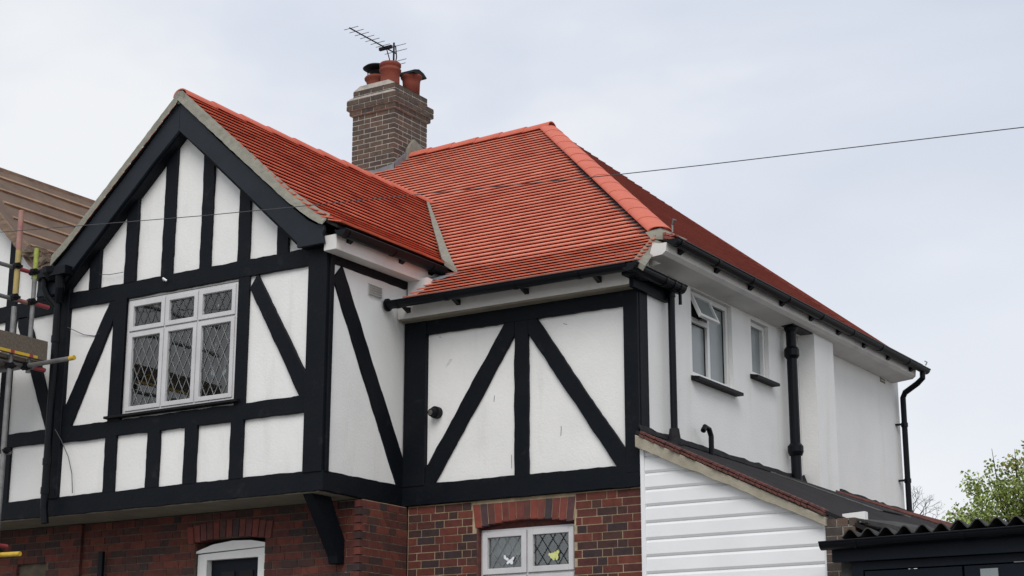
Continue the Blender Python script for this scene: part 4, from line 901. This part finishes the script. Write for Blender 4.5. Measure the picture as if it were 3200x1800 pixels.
for y in (-2.05, -1.80): part('hazard_tape', MB().box((XS + .0645, y, 5.451), (XS + .066, y + .05, 5.483)), M['redpaint'], tb)
part('toe_board', MB().box((XS - 1.6, -1.56, 5.44), (XS + .02, -1.525, 5.64)), M['plank'], sf)
for i in range(3): bev(part('scaffold_board', MB().box((XS - 1.6, -1.80 - .235 * i, 5.40), (XS + .018, -1.575 - .235 * i, 5.438)), M['plank'], sf), .004, 1)

# ================================================================== SIDE EXTENSION
ex = thing('side_extension', 'white clad lean-to between the house and the dark garage', 'building', (.9, 3, 1.25))
part('end_wall', MB().prism([(.028, 1.25), (1.765, 1.25), (1.765, 3.44), (.028, 4.25)], 1, .012, .12), M['boards'], ex)
topz = lambda x: 4.262 - (x - .03) * .463
zz = [2.93, 3.084, 3.235, 3.385, 3.537, 3.687, 3.836, 3.986, 4.138, 4.29]
zl = [1.27 + .1508 * i for i in range(11)] + zz
for z0, z1 in zip(zl, zl[1:]):
    def xmax(z): return min(1.765, .03 + (4.262 - z) / .463)
    xa = .048; x0b = xmax(z0 + .004); x1b = xmax(z1 - .012)
    if x0b <= xa + .02: continue
    if x1b < xa: poly = [(xa, z0), (x0b, z0), (xa, topz(xa))]
    elif x0b >= 1.764 and x1b < 1.764: poly = [(xa, z0), (1.765, z0), (1.765, topz(1.765)), (x1b, z1 - .0), (xa, z1 - .0)]
    else: poly = [(xa, z0), (x0b, z0), (x1b, z1), (xa, z1)]
    bd = MB()
    n_ = len(poly)
    # shiplap: lower edge stands proud, top edge tucked in, with a rounded lip
    def yd(z): t = (z - z0) / (z1 - z0); return .010 - .020 * (1 - t) ** 1 if t > .14 else -.004 - .006 * t / .14
    k1 = z0 + (z1 - z0) * .14; k2 = z0 + (z1 - z0) * .82; levels = [z0, k1, k2, z1]
    lv = [z for z in levels if z < (topz(xa) if x1b < xa else z1 + 1e-6)] ; 
    if x1b < xa: lv.append(topz(xa))
    L3, R3 = [], []
    for z in lv:
        yv = {0: .0, 1: -.012, 2: -.008, 3: .008}.get(levels.index(z) if z in levels else 3, .004)
        L3.append((xa, yv, z)); R3.append((max(min(1.765, .03 + (4.262 - z) / .463), xa + .002), yv, z))
    bd.ribbon(R3, L3, .010, Vector((0, -1, 0)))
    part('cladding_board', bd, M['boards'], ex)
bev(part('corner_trim', MB().box((.014, -.022, 1.25), (.056, .03, 4.24)), M['boards'], ex), .004, 1)
bev(part('corner_trim', MB().box((1.755, -.020, 1.25), (1.775, .03, 3.445)), M['boards'], ex), .003, 1)
part('base_trim', MB().box((.058, -.026, 2.90), (1.754, -.0135, 2.928)), M['boards'], ex)
# barge: beige board with ragged red tile edge over it
bev(part('barge_board', MB().prism(ragged([(-.0, 4.22), (1.80, 3.385), (1.80, 3.46), (.0, 4.33)], (0,), .006), 1, -.085, -.03), M['conc'], ex, 'beige sloping verge board over the white cladding'), .004, 1)
b = MB(); random.seed(3)
for i in range(34):
    t = i / 34; x = .05 + 1.75 * t; z = 4.335 - .476 * x; w_ = 1.75 / 34
    b.tint = rnd(); yo = U(-.015, .015)
    for k in range(2):
        o_ = k * .030; b.prism([(x, z + o_ + U(-.004, .004)), (x + w_ - .006, z + o_ - .476 * w_ + U(-.004, .004)), (x + w_ - .006, z + o_ - .476 * w_ + .02), (x, z + o_ + .022)], 1, -.10 + yo + k * .02, .02)
part('verge_tiles', b, M['extred'], ex, 'broken dark red tiles along the verge', kind='stuff')
# roof, bilinear from front pitch to shallower back pitch
def RZ(x, y): t = min(max((y + .07) / 7.4, 0), 1.3); return 4.375 - x * (.476 * (1 - t) + .30 * t)
b = MB(); ny, nx = 16, 9; vs = []
for j in range(ny + 1):
    for i in range(nx + 1):
        x = 2.35 * i / nx; y = -.05 + 8.2 * j / ny; vs.append((x, y, RZ(x, y)))
b.add(vs, [(j * (nx + 1) + i, j * (nx + 1) + i + 1, (j + 1) * (nx + 1) + i + 1, (j + 1) * (nx + 1) + i) for j in range(ny) for i in range(nx)])
er = part('lean_to_roof', b, M['extroof'], ex, 'black felted lean-to roof with two glazed strips'); s_ = er.modifiers.new('s', 'SOLIDIFY'); s_.thickness = .03; s_.offset = -1
for i in range(22):   # rolled ribs of darker red sheet toward the rear
    y = 4.2 + i * .17; part('roof_roll', MB().tube([(.02, y, RZ(.02, y) + .008), (2.33, y, RZ(2.33, y) + .008)], .022, 6), M['extred'], er)
for y in (2.5, 3.3):
    pts = lambda yy, dz: [(x, yy, RZ(x, yy) + dz) for x in (.18, 1.32)]
    part('skylight_bar', MB().tube(pts(y, .012), .007, 4).tube(pts(y + .08, .012), .006, 4), M['steel'], er)
part('skylight_glass', MB().ribbon([(x, 2.62, RZ(x, 2.62) + .02) for x in (.2, 1.3)], [(x, 3.26, RZ(x, 3.26) + .02) for x in (.2, 1.3)][::1], .01), M['felt'], er)
# lead flashing up the wall
b = MB(); A_, B_ = [], []
for i in range(60):
    y = -.03 + 7.0 * i / 59; A_.append((.016 + .0, y, 4.425 + U(-.010, .010) + (.03 if 3.7 < y < 4.4 else 0))); B_.append((.05, y, RZ(.05, y) + .010 + U(-.003, .003)))
b.ribbon(B_, A_, .012, Vector((.7, 0, .7))); part('wall_flashing', b, M['felt'], ex, 'black flashing where the lean-to meets the flank wall')
part('pipe_slate', MB().lathe((.09, .53, 4.31), [(.075, 0), (.06, .06), (.045, .16), (.04, .16)], 12), M['felt'], ex)
part('vent_pipe', MB().tube([(.13, 1.23, 4.22), (.13, 1.23, 4.50), (.125, 1.20, 4.56), (.12, 1.12, 4.575), (.12, 1.08, 4.53)], .027, 10), M['blackpl'], ex, 'hooked black vent pipe')
part('fascia_end', MB().prism([(1.90, 3.445), (2.10, 3.405), (2.10, 3.505), (1.90, 3.495)], 1, .05, .12), M['white'], ex, 'short white fascia end above the brick pier')
# brick pier
pr = part('brick_pier', MB().box((1.79, -.045, 1.25), (2.04, .35, 3.44)), M['mortar_grey'], ex, 'brown brick pier at the corner of the garage')
bricks(pr, (0, -.05, 0), (1, 0, 0), (0, -1, 0), 1.783, 2.045, 1.25, 3.455, course=.0735, zobj=2.9, depth=.08, matkey='brick_chim')
bricks(pr, (2.048, 0, 0), (0, 1, 0), (1, 0, 0), -.045, .35, 1.25, 3.455, course=.0735, zobj=2.9, depth=.06, matkey='brick_chim')
part('sloping_flashing', MB().ribbon([(2.06, -.02, 3.44), (2.35, .0, 3.37), (2.62, .02, 3.28)], [(2.12, .75, 3.49), (2.5, .75, 3.40), (2.9, .75, 3.30)], .02), M['corr'], ex, 'grey flashing running down behind the garage sheets')

# ================================================================== GARAGE
ga = thing('garage', 'dark garage with corrugated roof sheets and black doors', 'garage', (3.2, 2, 1.25))
part('garage_walls', MB().box((1.95, -.15, 1.25), (2.05, 4.6, 3.12)).box((4.6, -.15, 1.25), (4.7, 4.6, 3.0)).box((2.05, 4.5, 1.25), (4.6, 4.6, 3.0)).box((2.05, -.10, 3.03), (4.6, 0, 3.15)), M['corr'], ga)
for k_ in range(3):      # overlapping corrugated sheets
    x0 = 2.02 + k_ * .92; n_ = 60; b = MB(); wl = .153; rows2 = []
    x1 = x0 + .98
    for (y, dz) in ((-.30 - .03 * (k_ % 2), 0), (1.5, -.10), (4.6, -.30)):
        rows2.append([(x0 + (x1 - x0) * i / n_, y, 3.285 + .012 * k_ + dz + .034 * abs(math.sin((x0 + (x1 - x0) * i / n_ - 2.02) * math.pi / wl)) ** 1.3 * 2 - .03) for i in range(n_ + 1)])
    vs = [p for r in rows2 for p in r]; m1 = n_ + 1
    b.add(vs, [(j * m1 + i, j * m1 + i + 1, (j + 1) * m1 + i + 1, (j + 1) * m1 + i) for j in range(2) for i in range(n_)])
    o = part('corrugated_sheet', b, M['corr'], ga); s_ = o.modifiers.new('s', 'SOLIDIFY'); s_.thickness = .009
part('eaves_closure', MB().prism([(2.0, 3.21), (2.9, 3.255), (3.1, 3.235), (4.6, 3.27), (4.6, 3.18), (2.0, 3.18)], 1, -.22, -.19), M['felt'], ga)
gutter('gutter', (1.86, -.34, 3.215), (4.7, -.34, 3.255), .062, 'dark gutter over the garage doors', (.3, 1.2, 2.1), parent=ga)
part('gutter_board', MB().box((1.92, -.27, 3.06), (4.7, -.225, 3.20)), M['navy'], ga)
part('door_frame', MB().box((2.06, -.21, 1.25), (2.16, -.12, 3.06)).box((2.16, -.21, 2.99), (4.7, -.12, 3.055)), M['navy'], ga)
for a, b_ in ((2.17, 2.98), (3.0, 3.80), (3.82, 4.6)):
    d_ = part('garage_door', MB().box((a, -.17, 1.27), (b_, -.13, 2.98)), M['navy'], ga, 'black boarded garage door leaf')
    part('door_panel', frame_ring(MB(), a + .0, b_ - .0, 1.3, 2.979, .11, -.20, -.171), M['navy'], d_)
part('door_window', MB().box((3.13, -.215, 2.72), (3.27, -.20, 2.95)), M['frost'], ga, 'small grey pane in the garage door')
part('door_light_strip', MB().box((3.40, -.215, 2.985), (3.60, -.212, 2.992)), M['steel'], ga)

# ================================================================== CABLES
def cable(pts, r, label, name='telephone_wire'):
    single(name, MB().tube(pts, r, 5), M['cable'], label, 'cable', pts[0], smooth=False)
wp = [(14.0, 4.905), (10, 5.145), (7.2, 5.33), (4.491, 5.511), (2.177, 5.672), (1.498, 5.724), (-.434, 5.891), (-1.625, 5.994), (-2.711, 6.092), (-5.273, 6.352), (-7, 6.54), (-9.5, 6.83)]
cable([(x, -3, z) for x, z in wp], .0036, 'thin overhead telephone wire crossing in front of both roofs')
cable([(-5.70, YG - .004, 6.39), (-5.55, YG - .006, 6.368), (-5.36, YG - .004, 6.366)], .0035, 'short thin cord between two studs of the gable', 'loose_cord')
cable([(-6.11, YG - .02, 5.87), (-5.9, YG + .02, 5.77), (-5.75, YG + .028, 5.74), (-5.66, YG + .0, 5.75)], .004, 'sagging cord on the white panel left of the gable window', 'loose_cord')
cable([(-6.16, YG - .05, 4.78), (-6.08, YG - .03, 4.66), (-5.97, YG - .02, 4.48), (-5.91, YG - .012, 4.30), (-5.89, YG - .006, 4.10)], .0045, 'black cord curving down beside the downpipe at the lower left', 'loose_cord')

# ================================================================== TREES
def leafy(name, label, base, blobs, nleaf, size, trunkpts, limbs, seed):
    random.seed(seed); t = thing(name, label, 'tree', base)
    b = MB().tube(trunkpts, [.16 - .11 * i / (len(trunkpts) - 1) for i in range(len(trunkpts))], 8)
    for l in limbs: b.tube(l, [.04, .018, .004][:len(l)], 5)
    part('trunk', b, M['bark'], t)
    c = MB(); tot = sum(q[3] for q in blobs)
    for (cx, cy, cz), (rx, ry, rz), orange, wgt in blobs:
        k = int(nleaf * wgt / tot); ncl = max(4, k // 16)
        for _ in range(ncl):
            while True:
                u = Vector((U(-1, 1), U(-1, 1), U(-1, 1)))
                if .25 < u.length < 1: break
            u = u * (.55 + .45 * rnd()) ** .3; cp = Vector((cx + u.x * rx, cy + u.y * ry, cz + u.z * rz))
            for __ in range(16):
                p = cp + Vector((random.gauss(0, .085), random.gauss(0, .085), random.gauss(0, .075)))
                n = Vector((U(-1, 1), U(-1, 1), U(-.3, 1.3))).normalized(); a = n.orthogonal().normalized(); a.rotate(Matrix.Rotation(U(0, 6.28), 3, n)); d = n.cross(a); s = size * U(.6, 1.2)
                c.tint = U(.75, 1) if rnd() < orange else U(0, .78)
                c.add([p - a * s * .5, p + d * s * .32 + n * s * .06, p + a * s * .5, p - d * s * .32 + n * s * .06], [(0, 1, 2, 3)])
    part('crown', c, M['leaf'], t, kind='stuff'); return t
blobs = [((-2.0, 16, 5.45), (.40, .5, .35), .03, 1.0), ((-1.95, 16, 5.95), (.16, .2, .30), .05, .5), ((-2.15, 16, 5.2), (.40, .5, .35), .03, .8), ((-1.55, 16, 5.6), (.40, .5, .45), .02, 1.6), ((-1.60, 16, 6.15), (.10, .15, .33), .05, .3), ((-1.25, 16, 5.7), (.4, .5, .5), .02, 1.8), ((-1.22, 16, 6.28), (.13, .2, .12), .7, .3),
         ((-.8, 16, 5.9), (.4, .6, .5), .02, 1.8), ((-.75, 16, 6.45), (.3, .3, .3), .03, .9), ((-1.6, 16.3, 5.0), (.9, .7, .4), .01, 2.2), ((-.4, 16, 5.5), (.8, .8, .8), .02, 2.5), ((-.5, 16, 6.6), (.25, .3, .3), .1, .6), ((-1.1, 16.2, 4.5), (1.2, .8, .5), .01, 1.5), ((.2, 16, 5.4), (.8, .8, .8), .02, 1.5)]
leafy('maple_tree', 'leafy green tree rising behind the corrugated garage roof', (-1.0, 16.2, 1.25), blobs, 12500, .072, [(-1.0, 16.2, 1.25), (-1.05, 16.2, 3), (-1.1, 16.15, 4.6), (-1.2, 16.1, 5.6)],
      [[(-1.05, 16.2, 3.6), (-1.7, 16, 5.0), (-1.97, 16, 6.1)], [(-1.1, 16.15, 4.4), (-1.5, 16, 5.6), (-1.60, 16, 6.62)], [(-1.1, 16.1, 4.6), (-.9, 16, 5.8), (-.75, 16, 6.7)], [(-1.15, 16.1, 5.0), (-1.2, 16, 6.0), (-1.20, 16, 6.58)]], 21)
random.seed(9); tw = thing('bare_twigs', 'small bare leafless tree just right of the rear downpipe', 'tree', (-4.6, 20, 1.25)); b = MB()
def grow(p, d, l, r, k):
    q = p + d * l; mid = p + d * l * .5 + Vector((U(-1, 1), 0, U(-1, 1))) * l * .08; b.tube([p, mid, q], [r, r * .85, r * .7], 4, cap=False)
    if k == 0: return
    for _ in range(2 + (rnd() < .6)):
        nd_ = (d + Vector((U(-.9, 1.0), U(-.5, .5), U(-.5, .6)))).normalized(); grow(q, nd_, l * U(.6, .85), r * .65, k - 1)
b.tube([(-4.6, 20, 1.25), (-4.62, 20, 4.0), (-4.55, 20, 5.9)], [.07, .05, .03], 6)
for a in ((.2, 0, 1), (.9, 0, .5), (.8, 0, 1.0), (.9, 0, .1)): grow(Vector((-4.55, 20, 5.85)), Vector(a).normalized(), .28, .012, 4)
part('branches', b, M['bark'], tw)
